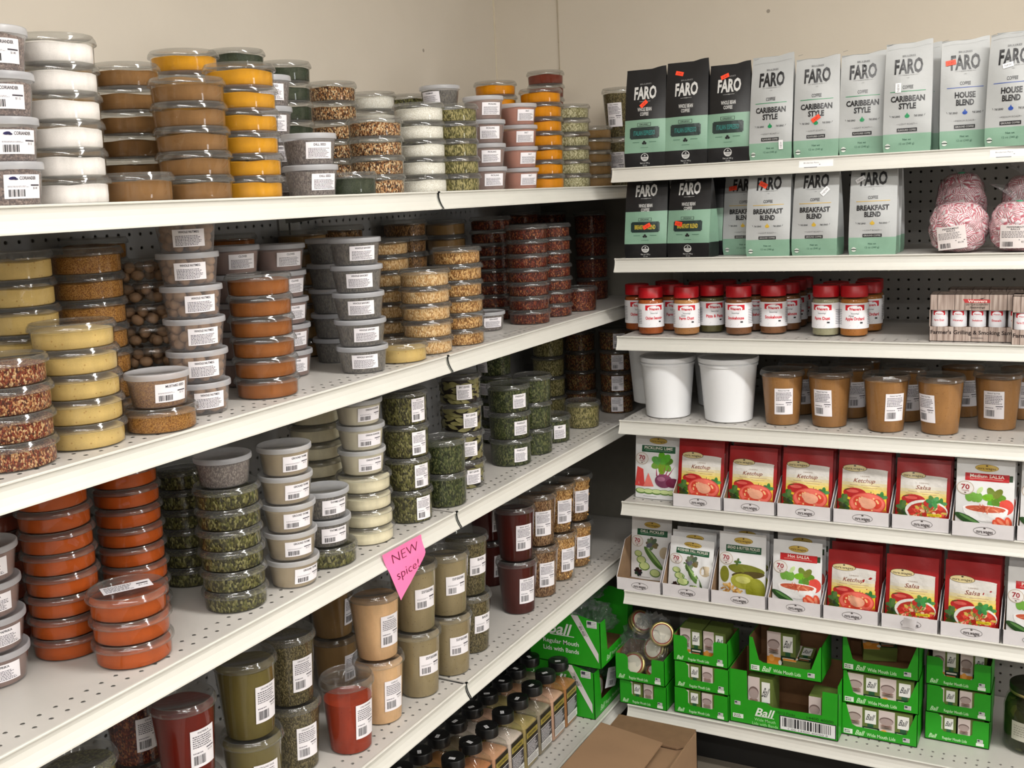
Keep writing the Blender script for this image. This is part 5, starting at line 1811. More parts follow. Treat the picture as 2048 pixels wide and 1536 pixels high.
    p.text(title, X(0.003), Y(0.1290), Y(0.0066), (228, 222, 210), 2, width=X(min(0.068, 0.0048 * len(title))), bold=0.012)
    p.rect(X(-0.026), Y(0.1222), X(0.030), Y(0.1232), (200, 150, 140) if red else (130, 170, 140), 2, 4)
    p.ring(X(-0.033), Y(0.1010), X(0.0150), Y(0.0150), X(0.0012), (188, 170, 150), 4, 26)
    p.ell(X(-0.033), Y(0.1010), X(0.0140), Y(0.0140), (226, 222, 218), 3, 24)
    p.text('70', X(-0.033), Y(0.1035), Y(0.0105), (156, 24, 40), 5, width=X(0.0145), bold=0.02)
    p.text('YEARS', X(-0.033), Y(0.0950), Y(0.0028), (156, 24, 40), 5, width=X(0.013))
    p.ell(X(-0.033), Y(0.0905), X(0.0022), Y(0.0012), (90, 60, 50), 5, 8)
    if red:
        leaf(p, X(0.016), Y(0.0840), X(0.018), 1, (92, 146, 44), 9, 6)
        for u, r in ((-0.018, 0.3), (-0.010, -0.1), (-0.026, 0.1)):
            p.ell(X(u), Y(0.082), X(0.007), Y(0.011), (112, 168, 66), 1, 14, rot=r)
        p.ell(X(-0.008), Y(0.098), X(0.004), Y(0.009), (190, 214, 150), 2, 12, rot=-0.6)
        p.ell(X(0.036), Y(0.064), X(0.013), Y(0.017), (214, 74, 62), 1, 16)
        p.ell(X(0.002), Y(0.0560), X(0.038), Y(0.0270), (232, 231, 230), 3, 30, a0=180, a1=360)
        p.ell(X(0.002), Y(0.0570), X(0.0385), Y(0.0100), (236, 235, 234), 4, 30)
        p.ell(X(0.002), Y(0.0575), X(0.0340), Y(0.0074), (196, 90, 62), 5, 26)
        chunks(p, X(0.002), Y(0.0575), X(0.033), Y(0.0070), 6, 30, 4, [(214, 110, 76), (180, 66, 48), (226, 150, 116)])
        p.ell(X(-0.026), Y(0.0300), X(0.026), Y(0.0088), (38, 74, 34), 7, 22, rot=-0.42)
        p.ell(X(-0.024), Y(0.0325), X(0.020), Y(0.0030), (88, 132, 70), 8, 16, rot=-0.42)
        for u, v, r in ((0.022, 0.024, 0.5), (0.034, 0.020, -0.4), (0.041, 0.030, 0.2), (0.029, 0.032, 0.9)):
            p.ell(X(u), Y(v), X(0.006), Y(0.0135), (222, 84, 56), 7, 14, rot=r)
            p.ell(X(u - 0.001), Y(v), X(0.0028), Y(0.009), (238, 142, 110), 8, 10, rot=r)
        for k in range(4):
            p.ell(X(-0.034 + 0.012 * k), Y(0.0145 + 0.002 * (k % 2)), X(0.0012), Y(0.0008), (60, 60, 50), 7, 6)
    elif kind == 'lime':
        leaf(p, X(0.012), Y(0.0930), X(0.022), 1, (96, 146, 42), 2, 7)
        for k in range(5):
            a = 0.25 * (k - 2)
            p.poly([(X(0.012 + 0.006 * k - 0.012), Y(0.060)), (X(0.015 + 0.006 * k - 0.012), Y(0.060)), (X(0.010 + 0.010 * k - 0.010), Y(0.088))], (150, 40, 84), 3)
        p.ell(X(0.016), Y(0.0480), X(0.019), Y(0.0175), (118, 58, 88), 3, 22)
        p.ell(X(0.011), Y(0.0530), X(0.009), Y(0.006), (160, 104, 130), 4, 12)
        p.ell(X(0.036), Y(0.0440), X(0.015), Y(0.0120), (104, 18, 58), 4, 18)
        p.poly([(X(-0.050), Y(0.030)), (X(-0.026), Y(0.030)), (X(-0.030), Y(0.074)), (X(-0.044), Y(0.080))], (206, 70, 66), 2)
        p.poly([(X(-0.030), Y(0.030)), (X(-0.006), Y(0.032)), (X(-0.018), Y(0.066))], (224, 116, 106), 3)
        for u in (-0.036, -0.018, 0.000, 0.018, 0.034):
            p.ell(X(u), Y(0.0185), X(0.0125), Y(0.0072), (88, 128, 52), 3, 16)
            p.ell(X(u), Y(0.0195), X(0.0100), Y(0.0052), (196, 212, 150), 4, 14)
    elif kind == 'dill':
        p.ell(X(0.008), Y(0.0600), X(0.034), Y(0.0090), (74, 110, 46), 2, 22, rot=-0.85)
        p.ell(X(0.010), Y(0.0630), X(0.028), Y(0.0030), (136, 168, 96), 3, 16, rot=-0.85)
        for u, v, r in ((-0.030, 0.068, 0.010), (-0.022, 0.052, 0.012), (-0.014, 0.036, 0.0135), (0.012, 0.020, 0.013)):
            p.ell(X(u), Y(v), X(r), Y(r * 0.86), (84, 122, 50), 4, 18)
            p.ell(X(u), Y(v + 0.0006), X(r * 0.86), Y(r * 0.72), (190, 204, 138), 5, 16)
        leaf(p, X(0.004), Y(0.0980), X(0.014), 1, (92, 106, 78), 8, 8)
        leaf(p, X(-0.030), Y(0.0180), X(0.010), 2, (36, 40, 26), 7, 8)
        p.ell(X(0.034), Y(0.0760), X(0.012), Y(0.0160), (186, 170, 142), 1, 16)
    else:                                     # bread and butter
        p.ell(X(0.010), Y(0.0780), X(0.038), Y(0.0130), (112, 116, 32), 1, 24, rot=-0.08)
        p.ell(X(0.014), Y(0.0660), X(0.034), Y(0.0090), (78, 66, 26), 2, 22, rot=0.1)
        p.ell(X(-0.036), Y(0.0620), X(0.010), Y(0.0200), (126, 128, 36), 1, 16)
        p.ell(X(0.004), Y(0.0500), X(0.026), Y(0.0190), (168, 168, 60), 3, 22)
        p.ell(X(0.030), Y(0.0320), X(0.020), Y(0.0280), (144, 146, 40), 4, 22)
        p.ell(X(0.004), Y(0.0540), X(0.016), Y(0.0090), (196, 196, 110), 5, 16)
        chunks(p, X(-0.020), Y(0.0270), X(0.024), Y(0.0140), 6, 46, 5, [(196, 146, 70), (220, 178, 104), (168, 116, 52)])
        p.ell(X(-0.006), Y(0.0120), X(0.040), Y(0.0060), (206, 200, 190), 9, 18)
        leaf(p, X(-0.008), Y(0.0960), X(0.007), 2, (70, 116, 52), 7, 4)
    p.rect(X(-0.030), Y(0.0055), X(0.000), Y(0.0066), (150, 150, 150), 1)
    return p


def pouch(kind, title, w, h, loc, label, lean=-0.10, yaw=0.0, crumple=0.0, group='canning mix pouches', roll=0.0):
    t = thing('mix_pouch', label, 'pouch', loc, yaw, group)
    t.rotation_euler = (lean, roll, yaw)
    d = 0.022
    red = kind in ('ketchup', 'salsa')

    def F(u, v, o=0.0):
        tt = min(1, max(0, v / h))
        q = 2 * u / w
        y = -d / 2 * (math.sin(math.pi * min(1, tt * 0.62 + 0.22)) ** 1.0) * (1 - tt ** 3) * (1 - 0.75 * q * q)
        y += 0.0012 * math.sin(11 * tt + 4 * q) * (1 - q * q)
        if crumple:
            y += crumple * 0.006 * math.sin(14 * q + 9 * tt) * math.sin(5 * tt + 2 * q) * max(0, q * 0.6 + 0.5) * (tt < 0.62)
        return (u, y - o, v)
    m = MB()
    m.grid(lambda a, b: F(w * (a - 0.5), h * b), 12, 18)
    m.grid(lambda a, b: (w * (0.5 - a), -F(w * (a - 0.5), h * b)[1] + 0.0004, h * b), 8, 10)
    ob('pouch', m.mesh('pouch', 'pouch_red' if red else 'pouch_white'), t)
    key = ('pp', kind, title, round(w, 3), round(h, 3), crumple)
    ob('print', cached(key, lambda: pouch_print(kind, w, h, title).mesh('print', F, 'print_foil', 0.00020, 0.0004)), t)
    return t


def tray(pxl, pxr, sh, y0, label, depth=0.150, back=0.085):
    z = SZ[sh] + 0.0022
    xl, xr = xat(pxl, y0, z) + 0.0008, xat(pxr, y0, z) - 0.0008
    w, k, hf = xr - xl, 0.0012, 0.034
    t = thing('pouch_tray', label, 'tray', ((xl + xr) / 2, y0, z), 0, 'white cardboard pouch trays')
    m = MB()
    m.box(-w / 2, 0, 0, w / 2, k, hf)
    for s in (-1, 1):
        m.prism([(0, 0), (depth, 0), (depth, back), (depth * 0.45, back), (0, hf)], s * (w / 2 - k / 2) - k / 2, s * (w / 2 - k / 2) + k / 2, 'yz')
    m.mi = 1
    m.box(-w / 2 + k, k, 0, w / 2 - k, depth, k)
    m.box(-w / 2 + k, depth - k, 0, w / 2 - k, depth, back)
    m.box(-w / 2 + k, k, k, w / 2 - k, k + 0.0004, hf - 0.0004)
    for s in (-1, 1):
        x_ = s * (w / 2 - k - 0.0003)
        m.prism([(k, k), (depth, k), (depth, back - 0.0006), (depth * 0.45, back - 0.0006), (k, hf - 0.0006)], x_ - 0.0002, x_ + 0.0002, 'yz')
    ob('carton', m.mesh('carton', 'tray_white', 'tray_kraft'), t)
    p = Print()
    p.ring(w * 0.03, 0.0160, 0.0235, 0.0098, 0.0009, (58, 48, 46), 1, 30)
    p.text('mrs.wages', w * 0.03, 0.0148, 0.0082, (58, 48, 46), 1, width=0.0345, bold=0.02)
    p.ell(w * 0.03, 0.0225, 0.0028, 0.0016, (58, 48, 46), 1, 10)
    ob('logo', p.mesh('logo', flat_front()), t)
    return t, (xl + xr) / 2, w, z + k + 0.0004


R5 = [(1345, 1443, 'ketchup', 'Ketchup', 'ketchup mix pouch beside the pickling lime', 0.170), (1446, 1550, 'ketchup', 'Ketchup', 'ketchup mix pouch, second from the pickling lime', 0.160),
      (1553, 1662, 'ketchup', 'Ketchup', 'ketchup mix pouch, third from the pickling lime', 0.166), (1665, 1779, 'ketchup', 'Ketchup', 'ketchup mix pouch beside the salsa pouch', 0.168),
      (1782, 1899, 'salsa', 'Salsa', 'salsa mix pouch between ketchup and white medium salsa', 0.160), (1902, 2029, 'whitesalsa', 'Medium SALSA', 'white medium salsa pouch with bowl picture', 0.172),
      (2032, 2150, 'whitesalsa', 'Medium SALSA', 'white salsa pouch past the medium salsa tray', 0.172)]
TN = ['holding the ketchup pouch by the pickling lime', 'holding the second ketchup pouch from the pickling lime', 'holding the third ketchup pouch from the pickling lime',
      'holding the ketchup pouch beside salsa', 'holding the upper salsa pouch', 'holding the white medium salsa pouch', 'past the medium salsa tray']
for i, (a, b, kd, ti, lb, hh) in enumerate(R5):
    y0 = -0.004 if i == 5 else 0.004
    _, xc, w, zz = tray(a, b, 'R5', y0, 'white cardboard tray ' + TN[i])
    pouch(kd, ti, min(w - 0.008, 0.122), hh, (xc, y0 + 0.026, zz), lb + ', upper row', lean=-0.16 if i != 5 else -0.08)
    for k in range(2):
        pouch(kd, ti, min(w - 0.008, 0.122), hh + 0.006, (xc + 0.002, y0 + 0.055 + 0.026 * k, zz), f'{ti.split()[-1].lower()} pouch {ORD[k + 1]} in the tray {TN[i]}', lean=-0.14, group='pouches deeper in the trays')
zl = SZ['R5']
pouch('lime', 'PICKLING LIME', 0.124, 0.176, (xat(1316, 0.06, zl + 0.02), 0.055, zl + 0.001), 'white pickling lime pouch with beet picture at the shelf end', lean=-0.08)
R6 = [(1233, 1322, 'dill', 'DILL PICKLES', 'white dill pickle pouch with cucumber slices at the back of its empty tray', 0.172, 0.095, 0.0),
      (1324, 1419, 'dill', 'KOSHER DILL PICKLES', 'crumpled white kosher dill pickle pouch', 0.150, 0.030, 1.0),
      (1421, 1532, 'bread', 'BREAD & BUTTER PICKLES', 'white bread and butter pickle pouch with yellow green pickles', 0.178, 0.034, 0.15),
      (1535, 1642, 'whitesalsa', 'Hot SALSA', 'white hot salsa pouch with bowl picture', 0.176, 0.024, 0.0),
      (1645, 1757, 'ketchup', 'Ketchup', 'ketchup mix pouch in the lower row beside hot salsa', 0.165, 0.026, 0.3),
      (1761, 1876, 'salsa', 'Salsa', 'salsa mix pouch beside the lower ketchup pouch', 0.170, 0.026, 0.0),
      (1879, 2000, 'salsa', 'Salsa', 'shiny salsa mix pouch with folds, past the other lower salsa', 0.172, 0.026, 0.2),
      (2004, 2124, 'whitesalsa', 'Pasta SAUCE', 'white sauce pouch at the end of the lower row', 0.172, 0.026, 0.0)]
T6 = ['nearly empty, at the shelf end', 'holding the crumpled dill pickle pouch', 'holding the bread and butter pickle pouch', 'holding the hot salsa pouch', 'holding the lower ketchup pouch',
      'with a torn front under the lower salsa pouch', 'holding the shiny folded salsa pouch', 'past the shiny salsa pouch']
for i, (a, b, kd, ti, lb, hh, yy, cr) in enumerate(R6):
    _, xc, w, zz = tray(a, b, 'R6', 0.002, 'white cardboard tray ' + T6[i], back=0.120 if i < 3 else 0.085)
    pouch(kd, ti, min(w - 0.010, 0.122), hh, (xc, 0.002 + yy, zz), lb, lean=-0.10, crumple=cr, roll=0.05 if i == 1 else 0.0)
    for k in range(0 if i == 0 else 2):
        pouch(kd, ti, min(w - 0.008, 0.122), hh + 0.008, (xc + 0.003 * k, 0.002 + 0.070 + 0.028 * k, zz), f'{ti.split()[-1].lower()} pouch {ORD[k + 1]} in the tray {T6[i]}', lean=-0.08, group='pouches deeper in the trays')
# torn white scrap on the tray under the lower salsa pouch
xs = xat(1818, 0.0, SZ['R6'] + 0.03)
m = MB()
m.grid(lambda a, b: (0.030 * (a - 0.5) + 0.004 * b, -0.004 - 0.010 * math.sin(3 * a) * b, 0.012 + 0.026 * b - 0.006 * abs(a - 0.4)), 4, 3)
tag(ob('paper_scrap', m.mesh('paper_scrap', 'tray_white'), None, (xs, -0.0005, SZ['R6'])), 'torn curl of white cardboard on the tray under the salsa pouch', 'scrap')

# ------------------------------------------------------------------ green trays of canning lids
plain('box_green', (36, 150, 26), 0.42, 0.4, var=0.03)
plain('box_kraft', (120, 84, 52), 0.75, var=0.08)
GREEN = (36, 150, 26)


def flag(p, u, v, s, l=2):
    p.rect(u - s * 0.62, v - s * 0.42, u + s * 0.62, v + s * 0.42, (222, 222, 218), l)
    for k in range(4):
        p.rect(u - s * 0.54, v - s * 0.34 + k * s * 0.19, u + s * 0.54, v - s * 0.26 + k * s * 0.19, (140, 140, 146), l + 1)
    p.rect(u - s * 0.54, v - s * 0.02, u - s * 0.05, v + s * 0.34, (58, 60, 72), l + 2)


def lid_box_mesh(w, h, d, title):
    def mk():
        m = MB()
        m.box(-w / 2, 0, 0, w / 2, d, h)
        return m.mesh('carton', plain_once('lidbox_side', (104, 120, 58)))

    def pr():
        p = Print()
        p.rect(-w / 2, 0, w / 2, h, (96, 112, 52), 0, 2, 2)
        p.rect(-w / 2, 0, -w * 0.02, h, (206, 192, 188), 1)
        p.ell(-w * 0.27, h * 0.66, w * 0.21, h * 0.13, (112, 92, 88), 2, 20)
        p.ell(-w * 0.27, h * 0.63, w * 0.20, h * 0.12, (168, 150, 146), 3, 20)
        for k in range(3):
            p.ell(-w * 0.27, h * (0.50 - 0.05 * k), w * 0.18, h * 0.035, (150 - 10 * k, 120, 110), 2, 16)
        p.rect(-w / 2, 0, -w * 0.02, h * 0.30, (214, 138, 50), 4)
        p.ell(-w * 0.34, h * 0.26, w * 0.10, h * 0.10, (228, 160, 76), 5, 12)
        p.rect(w * 0.06, h * 0.48, w * 0.40, h * 0.92, (230, 230, 226), 2)
        p.text('Ball', w * 0.23, h * 0.70, h * 0.20, (60, 62, 64), 3, width=w * 0.22, bold=0.01, shear=0.35)
        p.rect(w * 0.14, h * 0.36, w * 0.32, h * 0.48, (34, 84, 52), 2)
        p.rect(-w * 0.02, h * 0.12, w / 2, h * 0.36, (26, 52, 34), 1)
        p.rect(w * 0.04, h * 0.26, w * 0.44, h * 0.31, (220, 214, 200), 2)
        p.rect(w * 0.04, h * 0.18, w * 0.40, h * 0.215, (206, 120, 80), 2)
        p.ell(-w * 0.04, h * 0.16, w * 0.06, h * 0.07, (226, 226, 222), 5, 12)
        return p.mesh('print', flat_front())
    return cached(('lbm', w, h, d), mk), cached(('lbp', w, h), pr)


def plain_once(name, col, **kw):
    return MATS[name] if name in MATS else plain(name, col, **kw)


def lid_box(x, y, z, w, h, d, label, yaw=0.0, rot=None):
    t = thing('lid_box', label, 'box', (x, y, z), yaw, 'boxes of canning lids')
    if rot:
        t.rotation_euler = rot
    a, b = lid_box_mesh(w, h, d, '')
    ob('carton', a, t)
    ob('print', b, t)
    return t


def green_tray(style, x0, y0, z0, w, h, d, label, mouth='Regular', yaw=0.0):
    """open fronted display tray; front faces -y at y0, left edge at x0"""
    t = thing('lid_tray', label, 'tray', (x0, y0, z0 + 0.0004), yaw, 'green canning lid trays')
    k = 0.0014
    m = MB()
    if style == 'notch':
        a, b, c = w * 0.26, w * 0.74, h * 0.36
        front = [(0, 0), (w, 0), (w, h * 0.96), (b + w * 0.02, h * 0.96), (b, h * 0.90), (b, c + h * 0.08), (b - w * 0.04, c), (a + w * 0.04, c), (a, c + h * 0.10), (a, h * 0.88), (a - w * 0.06, h), (0, h)]
    elif style == 'wing':
        c = h * 0.30
        front = [(0, 0), (w, 0), (w, h), (w * 0.975, h), (w * 0.86, c * 1.1), (w * 0.80, c), (w * 0.20, c), (w * 0.14, c * 1.2), (w * 0.055, h), (0, h)]
    else:                                     # big: high tabs at both ends, cut away between
        front = [(0, 0), (w, 0), (w, h * 0.86), (w * 0.86, h * 0.86), (w * 0.855, h * 0.42), (w * 0.40, h * 0.40), (w * 0.34, h * 0.46), (w * 0.17, h * 0.46), (w * 0.165, h), (0, h)]
    m.prism(front, 0, k, 'xz')
    m.prism([(0, 0), (d, 0), (d, h), (0, h)], 0, k, 'yz')
    m.prism([(0, 0), (d, 0), (d, h), (0, h)], w - k, w, 'yz')
    m.box(0, d - k, 0, w, d, h)
    m.box(0, 0, 0, w, d, k)
    m.mi = 1
    m.box(k, d - k - 0.0005, k, w - k, d - k, h - 0.001)
    m.box(k, k, k, w - k, d - k, k + 0.0004)
    m.box(k, k, k, k + 0.0004, d - k, h - 0.001)
    m.box(w - k - 0.0004, k, k, w - k, d - k, h - 0.001)
    ob('carton', m.mesh('carton', 'box_green', 'box_kraft'), t)
    p = Print()
    W = (226, 232, 222)
    if style == 'big':
        p.text('Ball', w * 0.335, h * 0.27, h * 0.15, W, 1, width=w * 0.16, bold=0.02, shear=0.35)
        p.rect(w * 0.24, h * 0.185, w * 0.42, h * 0.195, W, 1)
        p.text(mouth + ' Mouth', w * 0.335, h * 0.125, h * 0.055, (150, 214, 140), 1, width=w * 0.20, bold=0.01)
        p.text('Lids with Bands', w * 0.335, h * 0.045, h * 0.055, (150, 214, 140), 1, width=w * 0.24, bold=0.01)
        flag(p, w * 0.075, h * 0.375, h * 0.085)
        p.rect(w * 0.03, h * 0.09, w * 0.13, h * 0.17, W, 1)
        p.lines(w * 0.04, w * 0.12, h * 0.10, h * 0.16, 2, (60, 70, 60), 2, random.Random(2), 0.5, 0.004)
        p.text('10/12 Packs', w * 0.53, h * 0.335, h * 0.05, (20, 64, 16), 1, width=w * 0.17)
        p.text('14400 40000', w * 0.84, h * 0.335, h * 0.05, (20, 64, 16), 1, width=w * 0.24)
        p.rect(w * 0.47, h * 0.03, w * 0.985, h * 0.29, (40, 34, 44), 1)
        p.rect(w * 0.48, h * 0.035, w * 0.975, h * 0.275, (226, 226, 226), 2)
        p.barcode(w * 0.50, h * 0.09, w * 0.955, h * 0.26, 3, 40, random.Random(8))
        p.text('1 00 14400 40000 8', w * 0.73, h * 0.06, h * 0.03, (90, 90, 92), 3, width=w * 0.36)
    else:
        c = 0.13 if style == 'wing' else 0.15
        p.text('Ball', w * (0.25 if style == 'wing' else 0.13), h * c, h * 0.15, (196, 230, 186), 1, width=w * 0.11, bold=0.02, shear=0.35)
        p.text(mouth + ' Mouth Lids', w * (0.53 if style == 'wing' else 0.47), h * (c - 0.01), h * 0.10, (196, 230, 186), 1, width=w * 0.38, bold=0.015)
        flag(p, w * 0.86, h * (0.24 if style != 'wing' else 0.16), h * 0.15)
        if style == 'wing':
            p.rect(w * 0.03, h * 0.05, w * 0.15, h * 0.20, W, 1)
            p.lines(w * 0.04, w * 0.14, h * 0.07, h * 0.18, 2, (60, 70, 60), 2, random.Random(2), 0.5, 0.004)
        else:
            p.rect(w * 0.80, h * 0.06, w * 0.92, h * 0.17, W, 2)
    ob('print', p.mesh('print', flat_front()), t)
    return t


z7 = SZ['R7'] + 0.0022


def stack7(px_l, px_r, y0, style, mouth, hs, where, nboxes=2, d=0.105):
    x0, x1 = xat(px_l, y0, z7), xat(px_r, y0, z7)
    w = x1 - x0
    z = z7
    for i, h in enumerate(hs):
        pos = ('bottom', 'middle', 'topmost')[i] if len(hs) == 3 else ('bottom', 'topmost')[i]
        green_tray(style, x0 + 0.002 * (i % 2), y0, z, w, h, d, f'green {mouth.lower()} mouth lid tray, {pos}, {where}', mouth)
        bw = w * 0.40 if style == 'notch' else w * 0.44
        for q in range(nboxes):
            bx = x0 + 0.002 * (i % 2) + w * (0.285 + 0.43 * q)
            hh = h * (0.92 if i < len(hs) - 1 else 1.16)
            if i == len(hs) - 1 and style == 'wing':
                continue
            lid_box(bx, y0 + 0.0022 + (0.02 if i == len(hs) - 1 else 0), z + 0.0024, bw, hh, d - 0.030, f'{ORD[q]} printed lid box in the {pos} tray {where}')
        z += h + 0.0016
    return x0, w, z


# pile nearest the corner, two trays with loose bagged lids on top
xA, wA = xat(1240, 0.002, z7), 0.137
green_tray('notch', xA, 0.002, z7, wA, 0.070, 0.11, 'green regular mouth lid tray, bottom, at the shelf end under bagged lids', 'Regular')
for q in range(2):
    lid_box(xA + wA * (0.285 + 0.43 * q), 0.0045, z7 + 0.0024, wA * 0.40, 0.064, 0.08, f'{ORD[q]} printed lid box in the bottom tray under bagged lids')
green_tray('notch', xA - 0.008, -0.004, z7 + 0.0716, wA + 0.006, 0.076, 0.11, 'green regular mouth lid tray filled with bagged lids at the shelf end', 'Regular')
stack7(1349, 1457, 0.009, 'notch', 'Regular', [0.072, 0.074, 0.072], 'in the pile beside bagged lids')
x0 = xat(1460, 0.018, z7)
wC = xat(1676, 0.018, z7) - x0
green_tray('big', x0, 0.018, z7, wC, 0.148, 0.16, 'large green wide mouth lids box with long barcode', 'Wide')
lid_box(x0 + wC * 0.28, 0.030, z7 + 0.0024, 0.064, 0.128, 0.07, 'tall printed lid box standing in the large barcode box')
lid_box(x0 + wC * 0.84, 0.034, z7 + 0.0024, 0.064, 0.100, 0.07, 'printed lid box at the far end of the large barcode box')
xC = xat(1500, 0.03, z7 + 0.15)
wT = xat(1645, 0.03, z7 + 0.15) - xC
green_tray('wing', xC, 0.020, z7 + 0.1500, wT, 0.094, 0.115, 'green wide mouth lid tray resting on the large barcode box', 'Wide')
lid_box(xC + wT * 0.40, 0.060, z7 + 0.1526, 0.074, 0.098, 0.05, 'printed lid box standing in the tray on the large barcode box')
lid_box(xC + wT * 0.62, 0.052, z7 + 0.1784, 0.070, 0.074, 0.026, 'printed lid box lying flat in the tray on the barcode box', rot=(R_(-78), 0, 0))
# the flat one rests on the tray floor
xD, wD, zD = stack7(1683, 1834, 0.064, 'wing', 'Wide', [0.086, 0.086, 0.090], 'beside the large barcode box')
lid_box(xD + wD * 0.46, 0.120, zD - 0.0480, 0.082, 0.070, 0.040, 'green printed lid box lying askew in the topmost wide mouth tray', rot=(R_(-68), 0, R_(16)))
stack7(1849, 1978, 0.122, 'notch', 'Regular', [0.072, 0.072, 0.074], 'beside the pickle jar')

# pickle jar at the end of the bottom shelf
clear('jar_glass', rough=0.03, ior=1.5, tint=(0.90, 0.94, 0.88))
grain('f_pickle', [(62, 66, 30), (44, 46, 22), (84, 86, 40), (54, 58, 28)], 60, (1, 1, 0.5), bump=0.6)
plain('lid_dark', (34, 38, 22), 0.4, 0.5)
plain('lid_gold', (196, 176, 120), 0.3, metal=0.7)
xj = xat(2062, 0.20, z7)
t = thing('pickle_jar', 'glass jar of dark green pickles with dark lid beside the green trays', 'jar', (xj, 0.185, z7), R_(-100))
m = MB()
m.lathe([(0.03, 0.002), (0.058, 0.0), (0.064, 0.006), (0.064, 0.105), (0.058, 0.128), (0.047, 0.140), (0.047, 0.160)], 36, cap0=True)
ob('glass', m.mesh('glass', 'jar_glass'), t)
m = MB()
m.lathe([(0.055, 0.005), (0.061, 0.009), (0.061, 0.104), (0.055, 0.124), (0.006, 0.126)], 32, cap0=True, cap1=True)
ob('pickles', m.mesh('pickles', 'f_pickle'), t)
m = MB()
m.lathe([(0.0475, 0.142), (0.0520, 0.1425), (0.0522, 0.150)], 32)
m.mi = 1
m.lathe([(0.0522, 0.150), (0.0522, 0.162), (0.049, 0.164), (0.005, 0.163)], 32, cap1=True)
ob('lid', m.mesh('lid', 'lid_gold', 'lid_dark'), t)
p = Print()
p.rect(-0.034, 0, 0.034, 0.048, (196, 194, 180), 0, 12, 1)
p.lines(-0.028, 0.028, 0.010, 0.040, 5, (150, 148, 136), 1, random.Random(4), 0.4, 0.006)
ob('paper_label', p.mesh('paper_label', lambda u, v, o: ((0.0644 + o) * math.cos(u / 0.0644), (0.0644 + o) * math.sin(u / 0.0644), 0.036 + v)), t)

# loose bagged canning lids in the end tray
plain('lid_brass', (186, 170, 112), 0.28, metal=0.85)
plain('seal_red', (150, 46, 44), 0.5)
plain('lid_face', (206, 200, 184), 0.4)


def canning_lid(loc, rot, label, n=1):
    t = thing('canning_lid', label, 'jar lid', loc, 0, 'loose canning lids')
    t.rotation_euler = rot
    r = 0.034
    m = MB()
    for k in range(n):
        m.lathe([(r - 0.002, -0.006 - 0.0105 * k), (r, -0.005 - 0.0105 * k), (r, 0.003 - 0.0105 * k), (r - 0.0015, 0.0045 - 0.0105 * k), (r - 0.006, 0.0045 - 0.0105 * k)], 28)
    ob('band', m.mesh('band', 'lid_brass'), t)
    m = MB()
    m.lathe([(r - 0.0058, 0.0040), (r - 0.009, 0.0046)], 28)
    ob('seal', m.mesh('seal', 'seal_red'), t)
    m = MB()
    m.lathe([(r - 0.0088, 0.0044), (r - 0.012, 0.0052), (0.002, 0.0056)], 28, cap1=True)
    ob('disc', m.mesh('disc', 'lid_face'), t)
    return t


def crumpled(name, label, c, r, seed, mat='bag_film', squash=0.0):
    t = thing(name, label, 'bag', c, 0)
    rng = random.Random(seed)
    ph = [rng.uniform(0, 6.28) for _ in range(10)]
    m = MB()

    def f(a, b):
        th, p_ = 2 * math.pi * a, math.pi * b
        k = 1 + 0.16 * math.sin(3 * th + ph[0] + 2 * p_) + 0.12 * math.sin(6 * p_ + 4 * th + ph[1]) + 0.08 * math.sin(13 * th - 7 * p_ + ph[2]) + 0.06 * math.sin(21 * p_ + 9 * th + ph[3])
        z = -r[2] * math.cos(p_) * k
        return (r[0] * math.sin(p_) * k * math.cos(th), r[1] * math.sin(p_) * k * math.sin(th), z)
    m.grid(f, 56, 34, smooth=False)
    ob('film', m.mesh('film', mat), t)
    return t


zb = z7 + 0.0716 + 0.0022
canning_lid((xA + 0.036, 0.022, zb + 0.036), (R_(62), R_(-10), 0), 'white faced red rimmed jar lid at the front of the end tray')
canning_lid((xA + 0.112, 0.045, zb + 0.128), (R_(66), R_(14), R_(10)), 'white faced red rimmed jar lid leaning high in the clear bag')
canning_lid((xA + 0.086, 0.050, zb + 0.080), (R_(52), R_(-42), R_(8)), 'stack of brass jar bands tilted in the clear bag', 3)
canning_lid((xA + 0.040, 0.076, zb + 0.140), (R_(40), R_(30), R_(30)), 'brass jar band at the back of the clear bag', 2)
canning_lid((xA + 0.098, 0.040, zb + 0.018), (R_(12), R_(8), 0), 'brass jar band low in the front of the end tray', 1)
crumpled('lid_bag', 'crumpled clear plastic bag around the jar lids in the end tray', (xA + 0.070, 0.054, zb + 0.082), (0.064, 0.046, 0.080), 3)

# ------------------------------------------------------------------ bottom shelf of the long run
z5 = SZ['L5'] + 0.0004
plain('cap_black', (16, 16, 17), 0.3, 0.5)
for nm, c in [('j_orange', (184, 124, 84)), ('j_pink', (206, 164, 138)), ('j_grey', (150, 138, 116)), ('j_olive', (168, 150, 96)), ('j_white', (206, 190, 176)), ('j_peach', (198, 150, 116)), ('j_amber', (172, 120, 72)), ('j_dust', (128, 112, 88))]:
    powder('f_' + nm, c, speck=tuple(int(v * 0.7) for v in c))


def rounded_square(s, r, n=4):
    pts = []
    for cx, cy, a0 in ((s - r, s - r, 0), (-s + r, s - r, 90), (-s + r, -s + r, 180), (s - r, -s + r, 270)):
        for k in range(n + 1):
            a = R_(a0 + 90 * k / n)
            pts.append((cx + r * math.cos(a), cy + r * math.sin(a)))
    return pts


